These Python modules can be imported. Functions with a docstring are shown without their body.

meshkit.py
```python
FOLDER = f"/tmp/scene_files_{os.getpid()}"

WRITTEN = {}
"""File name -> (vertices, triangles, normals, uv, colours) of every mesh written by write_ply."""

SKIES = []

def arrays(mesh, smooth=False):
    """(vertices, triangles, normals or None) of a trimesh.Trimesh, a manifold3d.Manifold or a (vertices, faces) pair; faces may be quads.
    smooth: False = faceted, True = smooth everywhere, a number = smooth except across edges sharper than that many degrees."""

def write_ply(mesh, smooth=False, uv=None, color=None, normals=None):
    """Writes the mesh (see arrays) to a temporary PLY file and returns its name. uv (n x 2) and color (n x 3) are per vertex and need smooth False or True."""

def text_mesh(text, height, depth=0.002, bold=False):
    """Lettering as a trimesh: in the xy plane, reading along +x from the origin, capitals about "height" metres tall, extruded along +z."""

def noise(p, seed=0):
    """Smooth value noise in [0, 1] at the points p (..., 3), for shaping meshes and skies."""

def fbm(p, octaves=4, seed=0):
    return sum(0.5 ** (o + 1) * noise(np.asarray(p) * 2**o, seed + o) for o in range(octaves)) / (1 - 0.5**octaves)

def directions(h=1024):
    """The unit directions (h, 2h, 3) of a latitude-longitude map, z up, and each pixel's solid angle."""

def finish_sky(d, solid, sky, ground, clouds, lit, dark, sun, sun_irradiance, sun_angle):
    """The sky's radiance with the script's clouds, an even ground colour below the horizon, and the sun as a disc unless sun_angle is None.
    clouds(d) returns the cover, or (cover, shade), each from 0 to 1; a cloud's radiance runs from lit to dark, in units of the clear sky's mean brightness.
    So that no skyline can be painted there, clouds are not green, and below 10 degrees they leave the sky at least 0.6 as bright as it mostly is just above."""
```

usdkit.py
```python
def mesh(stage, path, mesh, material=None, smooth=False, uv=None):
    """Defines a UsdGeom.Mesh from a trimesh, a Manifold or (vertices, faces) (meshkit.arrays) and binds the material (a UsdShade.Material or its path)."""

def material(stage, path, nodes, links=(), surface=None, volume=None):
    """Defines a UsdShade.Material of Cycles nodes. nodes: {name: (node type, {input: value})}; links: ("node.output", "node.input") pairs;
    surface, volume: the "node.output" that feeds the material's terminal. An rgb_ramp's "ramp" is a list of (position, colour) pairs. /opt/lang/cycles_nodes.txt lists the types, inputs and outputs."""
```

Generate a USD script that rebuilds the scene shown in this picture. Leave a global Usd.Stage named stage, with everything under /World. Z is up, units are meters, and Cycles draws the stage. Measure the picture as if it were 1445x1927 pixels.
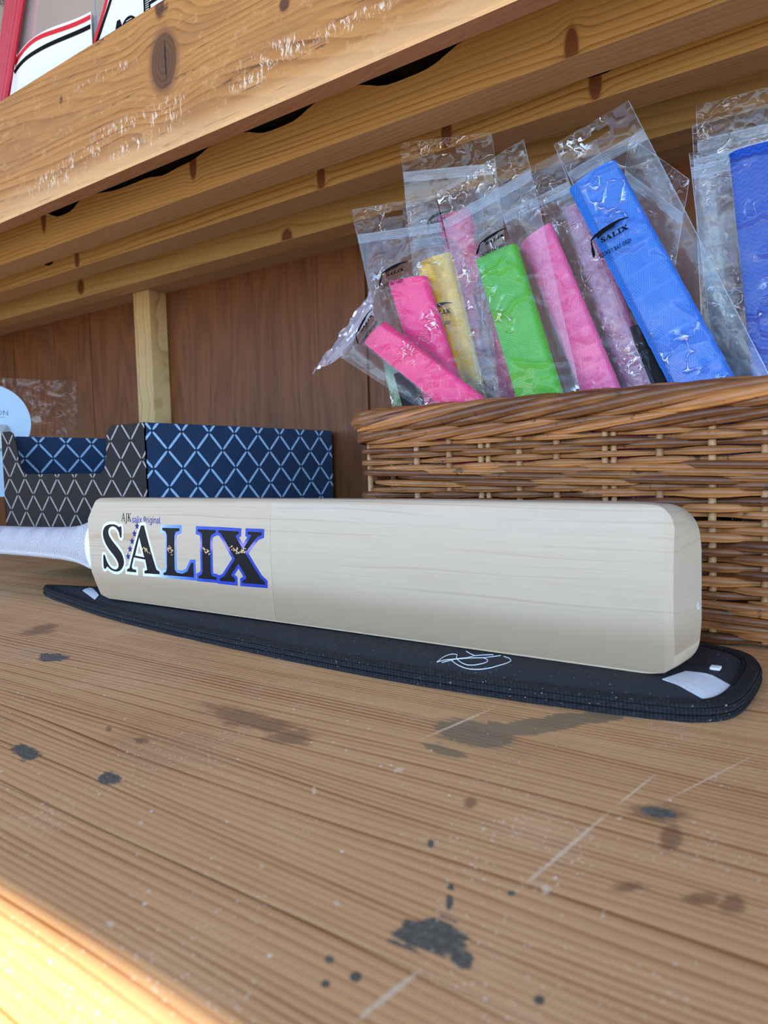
import math, random
import numpy as np, trimesh, manifold3d as m3
import shapely, usdkit, meshkit
from shapely import affinity
from shapely.geometry import Polygon, LineString, Point, box as sbox
from shapely.ops import unary_union
from pxr import Usd, UsdGeom, UsdLux, UsdShade, Gf, Sdf

random.seed(7)
stage = Usd.Stage.CreateInMemory()
UsdGeom.SetStageUpAxis(stage, 'Z'); UsdGeom.SetStageMetersPerUnit(stage, 1.0)
W = '/World'
UsdGeom.Xform.Define(stage, W)

# ------------------------------------------------------------------ camera
cam = UsdGeom.Camera.Define(stage, W + '/camera')
cam.CreateHorizontalApertureAttr(24.0)
cam.CreateFocalLengthAttr(24.0 * 1336.0 / 1445.0)
cam.CreateClippingRangeAttr((0.01, 200.0))
cam.CreateFStopAttr(10.0); cam.CreateFocusDistanceAttr(0.66)
RIGHT, UP_, BACK, EYE = (0.821134, 0.570051, -0.02794), (-0.01097, 0.064709, 0.997844), (0.57063, -0.819057, 0.059388), (0, 0, 0.148)
cam.AddTransformOp().Set(Gf.Matrix4d(*RIGHT, 0, *UP_, 0, *BACK, 0, *EYE, 1))
cam.CreateExposureAttr(0.68)

# ------------------------------------------------------------------ node graphs
OUT = dict(noise_texture='fac', principled_bsdf='BSDF', math='value', mix='color', rgb_ramp='color', map_range='result', vector_math='vector', combine_xyz='vector', geometry='position', fresnel='fac', transparent_bsdf='BSDF', glossy_bsdf='BSDF', diffuse_bsdf='BSDF', translucent_bsdf='BSDF', mix_closure='closure', bump='normal', voronoi_texture='distance', object_info='random', attribute='fac', sky_texture='color', background_shader='background', texture_coordinate='UV', white_noise_texture='value')
class S(str): pass
class Graph:
    def __init__(s): s.n, s.l = {}, []
    def __call__(s, kind, out=None, **kw):
        name = f'n{len(s.n)}'; ins = {}
        for k, v in kw.items():
            if isinstance(v, S): s.l.append((str(v), f'{name}.{k}'))
            else: ins[k] = v
        s.n[name] = (kind, ins)
        return S(f'{name}.{out or OUT.get(kind)}')
    def m(s, op, a, b=0.0, c=0.0): return s('math', math_type=op, value1=a, value2=b, value3=c)
    def v(s, op, a, b=(0, 0, 0), out=None): return s('vector_math', out, math_type=op, vector1=a, vector2=b)
    def noise(s, vec, scale=1.0, detail=2.0, rough=.5, dist=0.0, out=None): return s('noise_texture', out, vector=vec, scale=scale, detail=detail, roughness=rough, distortion=dist)
    def mix(s, f, a, b, t='mix'): return s('mix', mix_type=t, fac=f, color1=a, color2=b)
    def step(s, x, a, b, lo=0.0, hi=1.0): return s('map_range', range_type='smoothstep', value=x, from_min=a, from_max=b, to_min=lo, to_max=hi, clamp=True)
    def lin(s, x, a, b, lo=0.0, hi=1.0): return s('map_range', range_type='linear', value=x, from_min=a, from_max=b, to_min=lo, to_max=hi, clamp=True)
    def sep(s, vec):
        n = s('separate_xyz', 'x', vector=vec).split('.')[0]
        return S(n + '.x'), S(n + '.y'), S(n + '.z')
    def pos(s): return s('geometry', 'position')
    def uv(s): return s('attribute', 'vector', attribute='st')
    def done(s, name, surf): return usdkit.material(stage, f'{W}/Looks/{name}', s.n, s.l, surface=surf)
    def pbr(s, **kw): return s('principled_bsdf', **kw)

# ------------------------------------------------------------------ sky and sun
SUN_EL = math.radians(56)
g = Graph()
sk = g('sky_texture', sky_type='multiple_scattering', sun_disc=False, sun_elevation=SUN_EL, sun_rotation=math.pi, air_density=1.0, aerosol_density=1.2)
sky = UsdLux.DomeLight.Define(stage, W + '/sky')
UsdShade.MaterialBindingAPI.Apply(sky.GetPrim()).Bind(g.done('sky', g('background_shader', color=sk, strength=0.19)))
sun = UsdLux.DistantLight.Define(stage, W + '/sun')
sun.CreateIntensityAttr(2.3); sun.CreateNormalizeAttr(True); sun.CreateAngleAttr(0.6); sun.CreateColorAttr(Gf.Vec3f(1.0, 0.84, 0.62))
sun.AddRotateXYZOp().Set(Gf.Vec3f(90 - math.degrees(SUN_EL), 0, 0))

GREY = [[-0.3785,0.1979,61.7,113.1,51.7,-86.6],[-0.3082,0.2008,85.4,125.7,59.1,-97.6],[-0.5624,0.3185,41.9,72.0,33.0,-60.0],[-0.0746,0.3047,140.5,25.4,47.1,-199.2],[-0.1148,0.1847,70.9,42.5,47.6,-74.9],[-0.1013,0.1802,215.2,28.3,-35.1,-214.8],[-0.1351,0.1584,535.4,435.9,257.8,-404.1],[-0.1239,0.1569,394.7,297.6,227.1,-354.8],[-0.1296,0.1499,503.4,414.2,319.5,-498.7],[-0.1224,0.2104,517.5,291.7,187.1,-297.8],[-0.1028,0.2187,500.8,229.1,247.9,-394.0],[-0.0755,0.1771,642.0,265.1,306.7,-477.5],[-0.1183,0.2021,536.4,303.9,83.9,-133.1],[-0.1435,0.2317,584.3,351.5,148.8,-239.9]]
OLIVE = [[-0.1832,0.3466,35.6,16.8,11.1,-43.4],[-0.1541,0.3791,22.2,10.4,65.5,-49.0],[-0.1321,0.4061,50.6,18.9,73.5,-59.6],[-0.1846,0.3152,65.8,29.6,-5.5,-182.7]]
BROWN = [[-0.3086,0.2957,19.7,16.9,0.0,-70.0],[-0.2698,0.2862,52.2,43.1,18.9,-90.4],[-0.3388,0.2408,131.0,178.0,82.6,-139.4],[-0.3366,0.2403,263.4,356.6,165.3,-278.8],[-0.0693,0.2445,161.4,45.0,106.9,-170.1],[-0.0652,0.2841,194.1,44.2,45.7,-73.7],[-0.0475,0.2502,149.5,28.3,129.5,-205.6],[-0.0381,0.2527,206.9,31.3,85.4,-135.5],[-0.3705,0.2421,319.4,472.3,99.9,-169.8],[-0.1465,0.2709,115.0,181.7,258.6,31.9],[-0.6772,0.3727,25.0,48.4,35.8,0.8],[-0.0747,0.3052,77.2,18.7,52.4,-85.4]]
PALE = [[-0.1983,0.3541,28.6,21.9,758.6,-137.9],[-0.0884,0.3209,47.1,33.1,1369.4,-210.5],[-0.097,0.2569,20.6,21.4,829.0,-104.2],[-0.0627,0.3514,31.0,12.2,1547.3,-544.8],[-0.1117,0.1565,28.0,57.3,787.1,-135.4],[-0.2136,0.2434,619.4,526.8,107.3,-176.3],[-0.1925,0.2827,258.2,216.8,273.9,-132.9],[-0.1508,0.1816,613.9,489.3,299.8,-475.4],[-0.1894,0.1845,720.8,709.5,296.8,-475.2],[-0.2076,0.1325,426.2,627.5,279.4,-441.0],[-0.2577,0.1812,549.6,747.0,287.8,-467.2],[-0.0938,0.2276,442.5,37.0,-123.0,-375.7],[-0.131,0.2531,828.1,418.2,245.9,-398.3],[-0.0871,0.2905,650.5,192.4,291.5,-473.9]]
FB_SCUFF = [[-0.7629,0.6291,16.1,10.3,-3.5,-164.3],[-0.874,0.5395,12.6,8.8,2.7,-75.7],[-0.8139,0.55,16.9,10.1,-0.6,-103.4],[-0.66,0.5521,27.3,11.9,-5.9,-83.0],[-0.7424,0.5614,18.6,10.7,-1.5,-108.6],[-0.4896,0.5592,18.2,8.6,-2.5,-84.1],[-0.5269,0.5461,30.1,15.3,-0.4,-111.0],[-0.4101,0.5553,30.5,11.4,-12.8,-144.6],[-0.6412,0.5606,50.1,21.5,-9.4,-120.2],[-0.7092,0.5339,16.6,9.4,0.6,-110.7],[-0.374,0.5558,38.9,14.2,-16.0,-174.3]]
FB_DARK = [[-0.6565,0.6651,80.5,-32.3,-35.2,-71.6],[-0.7588,0.6766,37.9,25.5,-4.1,-146.8],[-0.7699,0.6714,55.5,37.7,-4.4,-181.8],[-0.477,0.6006,160.8,-7.9,-85.7,-224.5],[-0.5378,0.5549,24.9,13.8,6.4,-346.7],[-0.4424,0.5454,34.5,16.6,-1.6,-474.9],[-0.8592,0.6281,208.1,-20.4,-33.7,-108.8],[-0.7297,0.591,28.4,19.5,22.5,-737.9],[-0.6397,0.5828,25.9,15.7,8.3,-799.0]]
FB_KNOT = [[-0.6578,0.6088,0.021,0.03],[-0.6608,0.6696,0.007,0.012],[-0.477,0.6006,0.006,0.006]]
JK = [[-0.7372,0.5515],[-0.2302,0.5213],[-1.0918,0.5579],[-0.5959,0.527],[-0.2378,0.5309],[-0.4096,0.5306],[-1.1455,0.5255],[-1.3294,0.5345],[-0.7685,0.5165]]
NOTCH1 = [[-1.0421,0.5591],[-0.8993,0.5642],[-0.8041,0.5669],[-0.719,0.5621],[-0.5976,0.5551],[-0.5556,0.5532],[-0.4254,0.5561],[-0.3892,0.557]]
NOTCH2 = [[-1.228,0.5344],[-0.2323,0.542]]
LET = {"S":[[-0.6554,0.097],[-0.6553,0.0841],[-0.6582,0.084],[-0.6602,0.0906],[-0.6654,0.0949],[-0.6708,0.096],[-0.676,0.0946],[-0.679,0.0915],[-0.6785,0.0868],[-0.6732,0.0809],[-0.6628,0.0732],[-0.6557,0.0668],[-0.653,0.0596],[-0.6545,0.0542],[-0.6593,0.0496],[-0.666,0.0471],[-0.6737,0.0475],[-0.6803,0.0498],[-0.6834,0.0524],[-0.6871,0.049],[-0.6905,0.0493],[-0.6896,0.0646],[-0.6867,0.0648],[-0.6845,0.0587],[-0.68,0.0528],[-0.6736,0.0495],[-0.6674,0.0495],[-0.6632,0.0524],[-0.6634,0.0571],[-0.668,0.0629],[-0.6774,0.0699],[-0.6847,0.0771],[-0.6886,0.0844],[-0.6885,0.0905],[-0.6849,0.0954],[-0.6773,0.0978],[-0.6695,0.0981],[-0.663,0.0968],[-0.6599,0.095],[-0.6575,0.0969]],"A":[[-0.6226,0.0977],[-0.6177,0.0978],[-0.6003,0.0534],[-0.5954,0.0513],[-0.5956,0.0488],[-0.6198,0.0483],[-0.6196,0.0508],[-0.615,0.0522],[-0.6171,0.0627],[-0.636,0.0642],[-0.6407,0.0537],[-0.6391,0.0516],[-0.6335,0.0512],[-0.6337,0.0485],[-0.6492,0.0485],[-0.649,0.0508],[-0.6446,0.0524],[-0.6375,0.067]],"Ah":[[-0.6256,0.0857],[-0.6338,0.0661],[-0.6185,0.065]],"L":[[-0.5883,0.0962],[-0.5623,0.0963],[-0.5625,0.0938],[-0.5678,0.0925],[-0.57,0.0889],[-0.5716,0.055],[-0.5687,0.0521],[-0.5603,0.0514],[-0.5527,0.0542],[-0.5461,0.0632],[-0.5434,0.0633],[-0.5439,0.049],[-0.5896,0.0484],[-0.5894,0.0504],[-0.585,0.0521],[-0.5832,0.0562],[-0.5814,0.089],[-0.5835,0.0927],[-0.5884,0.0938]],"I":[[-0.5355,0.096],[-0.5106,0.0958],[-0.5108,0.0934],[-0.5159,0.0917],[-0.518,0.0888],[-0.5192,0.0544],[-0.5173,0.0519],[-0.5116,0.0511],[-0.5118,0.0487],[-0.5371,0.0485],[-0.537,0.0507],[-0.5324,0.0524],[-0.5304,0.0556],[-0.5293,0.0899],[-0.5307,0.0929],[-0.5356,0.0937]],"X":[[-0.5067,0.0959],[-0.4796,0.0954],[-0.4798,0.093],[-0.4832,0.0919],[-0.4837,0.0904],[-0.4746,0.079],[-0.4638,0.0917],[-0.4638,0.0926],[-0.4681,0.0935],[-0.468,0.0955],[-0.4508,0.0954],[-0.4509,0.0928],[-0.4561,0.0912],[-0.472,0.0762],[-0.4541,0.0544],[-0.4505,0.0521],[-0.4485,0.0506],[-0.4487,0.0484],[-0.4771,0.048],[-0.477,0.0501],[-0.4724,0.0521],[-0.4718,0.0539],[-0.481,0.0658],[-0.4911,0.0553],[-0.4912,0.0538],[-0.4867,0.0515],[-0.4869,0.048],[-0.507,0.0481],[-0.5069,0.0504],[-0.5012,0.0525],[-0.4852,0.0698],[-0.5003,0.0894],[-0.5035,0.0928],[-0.5068,0.0939]]}
STAR = [[-0.6293,0.0969],[-0.6337,0.089],[-0.6379,0.081],[-0.6419,0.0727],[-0.6457,0.0646]]
GOLD = [[-0.6179,0.0737],[-0.6147,0.0732],[-0.6114,0.071],[-0.5796,0.0746],[-0.5756,0.0758],[-0.5745,0.073],[-0.5273,0.0762],[-0.5234,0.0772],[-0.5209,0.0753],[-0.4876,0.079],[-0.4847,0.078],[-0.482,0.0764],[-0.4778,0.0786],[-0.475,0.0776],[-0.4726,0.0793]]
TXT = [[-0.655,0.101],[-0.6384,0.1005],[-0.6376,0.1005],[-0.5918,0.1008],[-0.6546,0.1067],[-0.5915,0.1057]]
BAG = [["pink2",0.678,-0.03,[-0.5004,0.6706,0.4474],[-0.3902,0.6709,0.4374],[-0.4579,0.677,0.232],[-0.3415,0.6772,0.228]],["yellow",0.7,-0.05,[-0.4324,0.6884,0.4329],[-0.3448,0.6887,0.4264],[-0.4193,0.6985,0.2303],[-0.3334,0.6986,0.2289]],["back",0.722,-0.14,[-0.438,0.679,0.5074],[-0.3278,0.6816,0.4883],[-0.4362,0.7171,0.2348],[-0.3133,0.7178,0.2297]],["green",0.655,-0.02,[-0.3756,0.6504,0.4312],[-0.2795,0.6499,0.4567],[-0.3319,0.6545,0.2228],[-0.2308,0.6545,0.2232]],["pinkr",0.68,-0.04,[-0.3237,0.6708,0.43],[-0.2545,0.6702,0.4445],[-0.2533,0.679,0.2247],[-0.1728,0.6791,0.2228]],["mauve",0.702,-0.04,[-0.2898,0.6924,0.4398],[-0.2246,0.6917,0.4566],[-0.2248,0.7009,0.2265],[-0.1592,0.701,0.2244]],["blue",0.655,-0.02,[-0.2493,0.6501,0.443],[-0.1814,0.6498,0.4619],[-0.1513,0.6546,0.2205],[-0.0758,0.6546,0.2218]],["behind",0.728,-0.03,[-0.2003,0.7201,0.4619],[-0.1468,0.7217,0.409],[-0.2386,0.727,0.2331],[-0.1785,0.7271,0.2295]],["navy",0.682,-0.03,[-0.1374,0.6756,0.4139],[-0.0562,0.6756,0.4136],[-0.1172,0.6815,0.2178],[-0.0369,0.6816,0.215]],["navyb",0.728,-0.06,[-0.1426,0.7128,0.4533],[-0.0575,0.7128,0.4538],[-0.1351,0.7266,0.2234],[-0.0472,0.7267,0.2225]],["navyc",0.744,-0.08,[-0.1408,0.7221,0.4733],[-0.0556,0.7224,0.4702],[-0.1356,0.742,0.2247],[-0.0442,0.7421,0.2236]]]
GRIP = [["pink1",0.64,0,[-0.4642,0.64,0.2862],[-0.4365,0.64,0.3065],[-0.3558,0.64,0.2227]],["pink2",0.678,-0.03,[-0.4527,0.6733,0.3563],[-0.4032,0.6733,0.3558],[-0.3901,0.677,0.2322]],["yellow",0.7,-0.05,[-0.4261,0.6912,0.3752],[-0.3809,0.691,0.381],[-0.3742,0.6984,0.2324]],["back",0.722,-0.14,[-0.4013,0.6911,0.4204],[-0.358,0.6909,0.4219],[-0.3362,0.7177,0.2306]],["green",0.655,-0.02,[-0.3324,0.6519,0.3532],[-0.2886,0.6518,0.3616],[-0.2713,0.6545,0.2228]],["pinkr",0.68,-0.04,[-0.2936,0.6733,0.3667],[-0.2617,0.6727,0.3814],[-0.2203,0.679,0.2242]],["mauve",0.702,-0.04,[-0.2567,0.6941,0.3972],[-0.231,0.6938,0.4043],[-0.1906,0.701,0.2254]],["blacka",0.696,-0.04,[-0.2546,0.6929,0.2767],[-0.2405,0.6928,0.279],[-0.236,0.695,0.2254]],["blackb",0.7,-0.02,[-0.202,0.6985,0.2746],[-0.1861,0.6984,0.2785],[-0.1693,0.6995,0.2242]],["blue",0.655,-0.02,[-0.2355,0.651,0.3987],[-0.1926,0.6507,0.4148],[-0.1268,0.6546,0.2217]],["navy",0.682,-0.03,[-0.106,0.6759,0.4046],[-0.0637,0.6759,0.405],[-0.0671,0.6815,0.2175]],["greenb",0.69,0,[-0.4754,0.69,0.2657],[-0.4574,0.69,0.2675],[-0.4542,0.69,0.2295]],["blackc",0.675,0,[-0.4507,0.675,0.2551],[-0.4235,0.675,0.2583],[-0.428,0.675,0.2253]]]
BAG1 = [[-0.5003,0.64,0.2764],[-0.4509,0.64,0.3165],[-0.4179,0.64,0.2245],[-0.3129,0.64,0.2227]]
PRINT = [["pink1",0.64,0,[-0.4623,0.64,0.2969],[-0.4453,0.64,0.3129]],["pink2",0.678,-0.03,[-0.451,0.6731,0.3618],[-0.4254,0.6731,0.3637]],["yellow",0.7,-0.05,[-0.4033,0.6943,0.3148],[-0.3785,0.6942,0.3153]],["green",0.655,-0.02,[-0.3174,0.6517,0.3642],[-0.2968,0.6516,0.3688]],["blue",0.655,-0.02,[-0.2022,0.6521,0.3425],[-0.1787,0.652,0.3497]],["back",0.722,-0.14,[-0.4008,0.6922,0.4131],[-0.3807,0.6921,0.4139]]]
SWOOSH = [[[1.094,0.398],[0.802,0.466],[0.507,0.481],[0.149,0.449],[-0.146,0.367],[-0.341,0.294],[-0.344,0.252],[-0.131,0.306],[-0.068,0.278],[-0.082,0.199],[0.12,0.29],[0.307,0.324],[0.526,0.332],[0.642,0.398],[0.821,0.414],[1.088,0.386]],[[-0.34,0.261],[-0.405,0.161],[-0.364,0.143],[-0.455,-0.031],[-0.495,-0.206],[-0.465,-0.259],[-0.398,-0.229],[-0.358,-0.14],[-0.344,0.048],[-0.322,0.167],[-0.308,0.236]]]
CBG = [[-0.314,-0.482],[0.966,-0.527]]
STITCH = [[[-0.2532,0.4233],[-0.2531,0.4334],[-0.2522,0.4415],[-0.249,0.4433],[-0.2466,0.4416],[-0.245,0.4367],[-0.242,0.4317],[-0.2361,0.4273],[-0.2305,0.4254],[-0.2255,0.4267],[-0.2213,0.4305],[-0.2201,0.435],[-0.221,0.4388],[-0.2238,0.4417],[-0.2271,0.4432]],[[-0.2532,0.4233],[-0.2487,0.4279],[-0.2424,0.4325],[-0.2373,0.4382],[-0.2353,0.4455],[-0.2291,0.4518],[-0.2246,0.4543]],[[-0.2493,0.4237],[-0.2429,0.4312],[-0.2343,0.4392],[-0.2269,0.4439],[-0.2225,0.4502],[-0.2191,0.455]],[[-0.2442,0.4282],[-0.2378,0.4241],[-0.2307,0.4217],[-0.2249,0.4214],[-0.2187,0.4232],[-0.2132,0.4266],[-0.2093,0.4321],[-0.2072,0.4379],[-0.2067,0.4446],[-0.208,0.4481],[-0.2121,0.4521],[-0.2162,0.4536]],[[-0.2461,0.4536],[-0.2399,0.4487],[-0.2348,0.4457]]]
WIN = [[-0.1084,0.4521],[-0.0999,0.4768],[-0.0845,0.4786],[-0.069,0.4718],[-0.0695,0.4362],[-0.0785,0.4366],[-0.0927,0.4424]]
WIN2 = [[-0.7878,0.4889],[-0.7961,0.5063],[-0.7366,0.4773],[-0.728,0.4664]]
TAG = [[-0.0883,0.4961],[-0.0821,0.5054],[-0.0797,0.498],[-0.0868,0.4913]]
STAKE = [-0.4506,-0.4298,-0.3874,-0.3495,-0.3126,-0.2747,-0.2385,-0.193,-0.1492,-0.1089,-0.0694]
UP = {"zipR":[[-1.0293,0.8772],[-1.1021,0.7271]],"zipL":[[-1.0648,0.8915],[-1.133,0.7366]],"edge":[[-0.8627,0.8105],[-0.8715,0.7111]],"red":[[-1.0564,0.7651],[-1.0286,0.776],[-0.9997,0.7786],[-0.9656,0.7745],[-0.9266,0.7676],[-0.8672,0.7604]],"black":[[-1.0608,0.7527],[-1.0376,0.7603],[-1.0057,0.7621],[-0.9671,0.7598],[-0.9277,0.7552],[-0.8682,0.7485]],"white":[[-1.0587,0.7712],[-1.0281,0.7811],[-0.9853,0.783],[-0.9387,0.777],[-0.8666,0.7671]],"redc":[[-0.8524,0.7373],[-0.8353,0.7593],[-0.8219,0.7809]],"blackc":[[-0.8441,0.7377],[-0.8273,0.7577],[-0.812,0.777]],"C":[[-0.8062,0.7378],[-0.7992,0.7418],[-0.7861,0.7408],[-0.7799,0.7359]],"Aap":[[-0.8277,0.7398]],"Etop":[[-0.7669,0.7374],[-0.7665,0.7424],[-0.7467,0.7399]],"AS":[[-1.0897,0.8615],[-1.0715,0.8598]],"lred":[[-1.1164,0.8089],[-1.0913,0.8079]],"lblack":[[-1.1181,0.7937],[-1.0945,0.7935]]}
FLAP = [[-0.5655,0.668,0.2658],[-0.4726,0.668,0.3521]]
CARDC = [-1.273,0.63,0.2494]
CARDR = 0.0667
POUCH = [[-1.2671,0.68,0.3294],[-1.2712,0.74,0.3322]]

# ------------------------------------------------------------------ scene helpers
used = {}
def numbered(parent, name):
    k = used.get((parent, name), 0); used[(parent, name)] = k + 1
    return f'{parent}/{name}' if k == 0 else f'{parent}/{name}_{k:03d}'
base_of = {}
def setdata(prim, **kw):
    for k, v in kw.items():
        if v: prim.SetCustomDataByKey(k, v)
def thing(name, label, cat=None, base=(0, 0, 0), group=None, kind=None):
    p = numbered(W, name)
    x = UsdGeom.Xform.Define(stage, p); x.AddTranslateOp().Set(Gf.Vec3d(*map(float, base)))
    base_of[p] = np.array(base, float)
    setdata(x.GetPrim(), label=label, category=cat, group=group, kind=kind)
    return p
def part(parent, name, mesh, mat, label=None, smooth=False, uv=None, kind=None):
    """mesh in world coordinates; stored relative to its thing's base"""
    v, f, n = meshkit.arrays(mesh, False)
    p = numbered(parent, name); b = base_of[parent]; base_of[p] = b
    m = usdkit.mesh(stage, p, (v - b, f), mat, smooth=smooth, uv=uv)
    setdata(m.GetPrim(), label=label, kind=kind)
    return p
def single(name, mesh, mat, label, cat=None, group=None, kind=None, smooth=False):
    v, f, n = meshkit.arrays(mesh, False)
    p = numbered(W, name)
    m = usdkit.mesh(stage, p, (v, f), mat, smooth=smooth)
    setdata(m.GetPrim(), label=label, category=cat, group=group, kind=kind)
    return p
def bx(x0, x1, y0, y1, z0, z1, bev=0.0):
    if bev <= 0:
        t = trimesh.creation.box([x1 - x0, y1 - y0, z1 - z0]); t.apply_translation([(x0 + x1) / 2, (y0 + y1) / 2, (z0 + z1) / 2]); return t
    pts = []
    for i in range(3):
        d = [bev] * 3; d[i] = 0
        for sx in (0, 1):
            for sy in (0, 1):
                for sz in (0, 1):
                    pts.append([(x0 + d[0], x1 - d[0])[sx], (y0 + d[1], y1 - d[1])[sy], (z0 + d[2], z1 - d[2])[sz]])
    return trimesh.convex.convex_hull(np.array(pts))
cat_ = trimesh.util.concatenate
def extr(poly, h):
    ps = [q for q in getattr(poly, 'geoms', [poly]) if q.geom_type == 'Polygon' and q.area > 1e-10]
    return cat_([trimesh.creation.extrude_polygon(q, h, engine='earcut') for q in ps])
def frame_mesh(mesh, o, ex, ey, ez):
    M = np.eye(4); M[:3, 0], M[:3, 1], M[:3, 2], M[:3, 3] = ex, ey, ez, o
    t = mesh.copy(); t.apply_transform(M); return t
def xz(poly, y, h=.0002):
    """flat print drawn in (x,z), standing at y and facing -y"""
    return frame_mesh(extr(poly, h), (0, y, 0), (1, 0, 0), (0, 0, 1), (0, -1, 0))
def tube(pts, rad, sides=6, cap=True):
    pts = np.asarray(pts, float); n = len(pts); rad = np.broadcast_to(rad, n)
    t = np.gradient(pts, axis=0); t /= np.linalg.norm(t, axis=1, keepdims=True)
    a = np.array([0, 0, 1.0]) if abs(t[0][2]) < .9 else np.array([1.0, 0, 0])
    us = []
    u = np.cross(t[0], a); u /= np.linalg.norm(u)
    for i in range(n):
        u = u - t[i] * (u @ t[i]); u /= np.linalg.norm(u); us.append(u)
    us = np.array(us); ws = np.cross(t, us)
    ang = np.linspace(0, 2 * np.pi, sides, endpoint=False)
    v = pts[:, None] + rad[:, None, None] * (np.cos(ang)[None, :, None] * us[:, None] + np.sin(ang)[None, :, None] * ws[:, None])
    v = v.reshape(-1, 3); f = []
    for i in range(n - 1):
        for j in range(sides):
            a_, b_ = i * sides + j, i * sides + (j + 1) % sides
            f += [(a_, a_ + sides, b_ + sides), (a_, b_ + sides, b_)]
    if cap:
        v = np.vstack([v, pts[0], pts[-1]]); k = n * sides
        for j in range(sides):
            f += [(k, j, (j + 1) % sides), (k + 1, (n - 1) * sides + (j + 1) % sides, (n - 1) * sides + j)]
    return trimesh.Trimesh(v, np.array(f)[:, ::-1], process=False)
def spline(pts, n):
    from scipy.interpolate import PchipInterpolator, CubicSpline
    pts = np.asarray(pts, float); d = np.r_[0, np.cumsum(np.linalg.norm(np.diff(pts, axis=0), axis=1))]
    return CubicSpline(d, pts)(np.linspace(0, d[-1], n))
def smoothpoly(pts, it=2):
    p = np.asarray(pts, float)
    for _ in range(it):
        q = np.roll(p, -1, 0); p = np.stack([.75 * p + .25 * q, .25 * p + .75 * q], 1).reshape(-1, p.shape[1])
    return Polygon(p).buffer(0)

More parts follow.
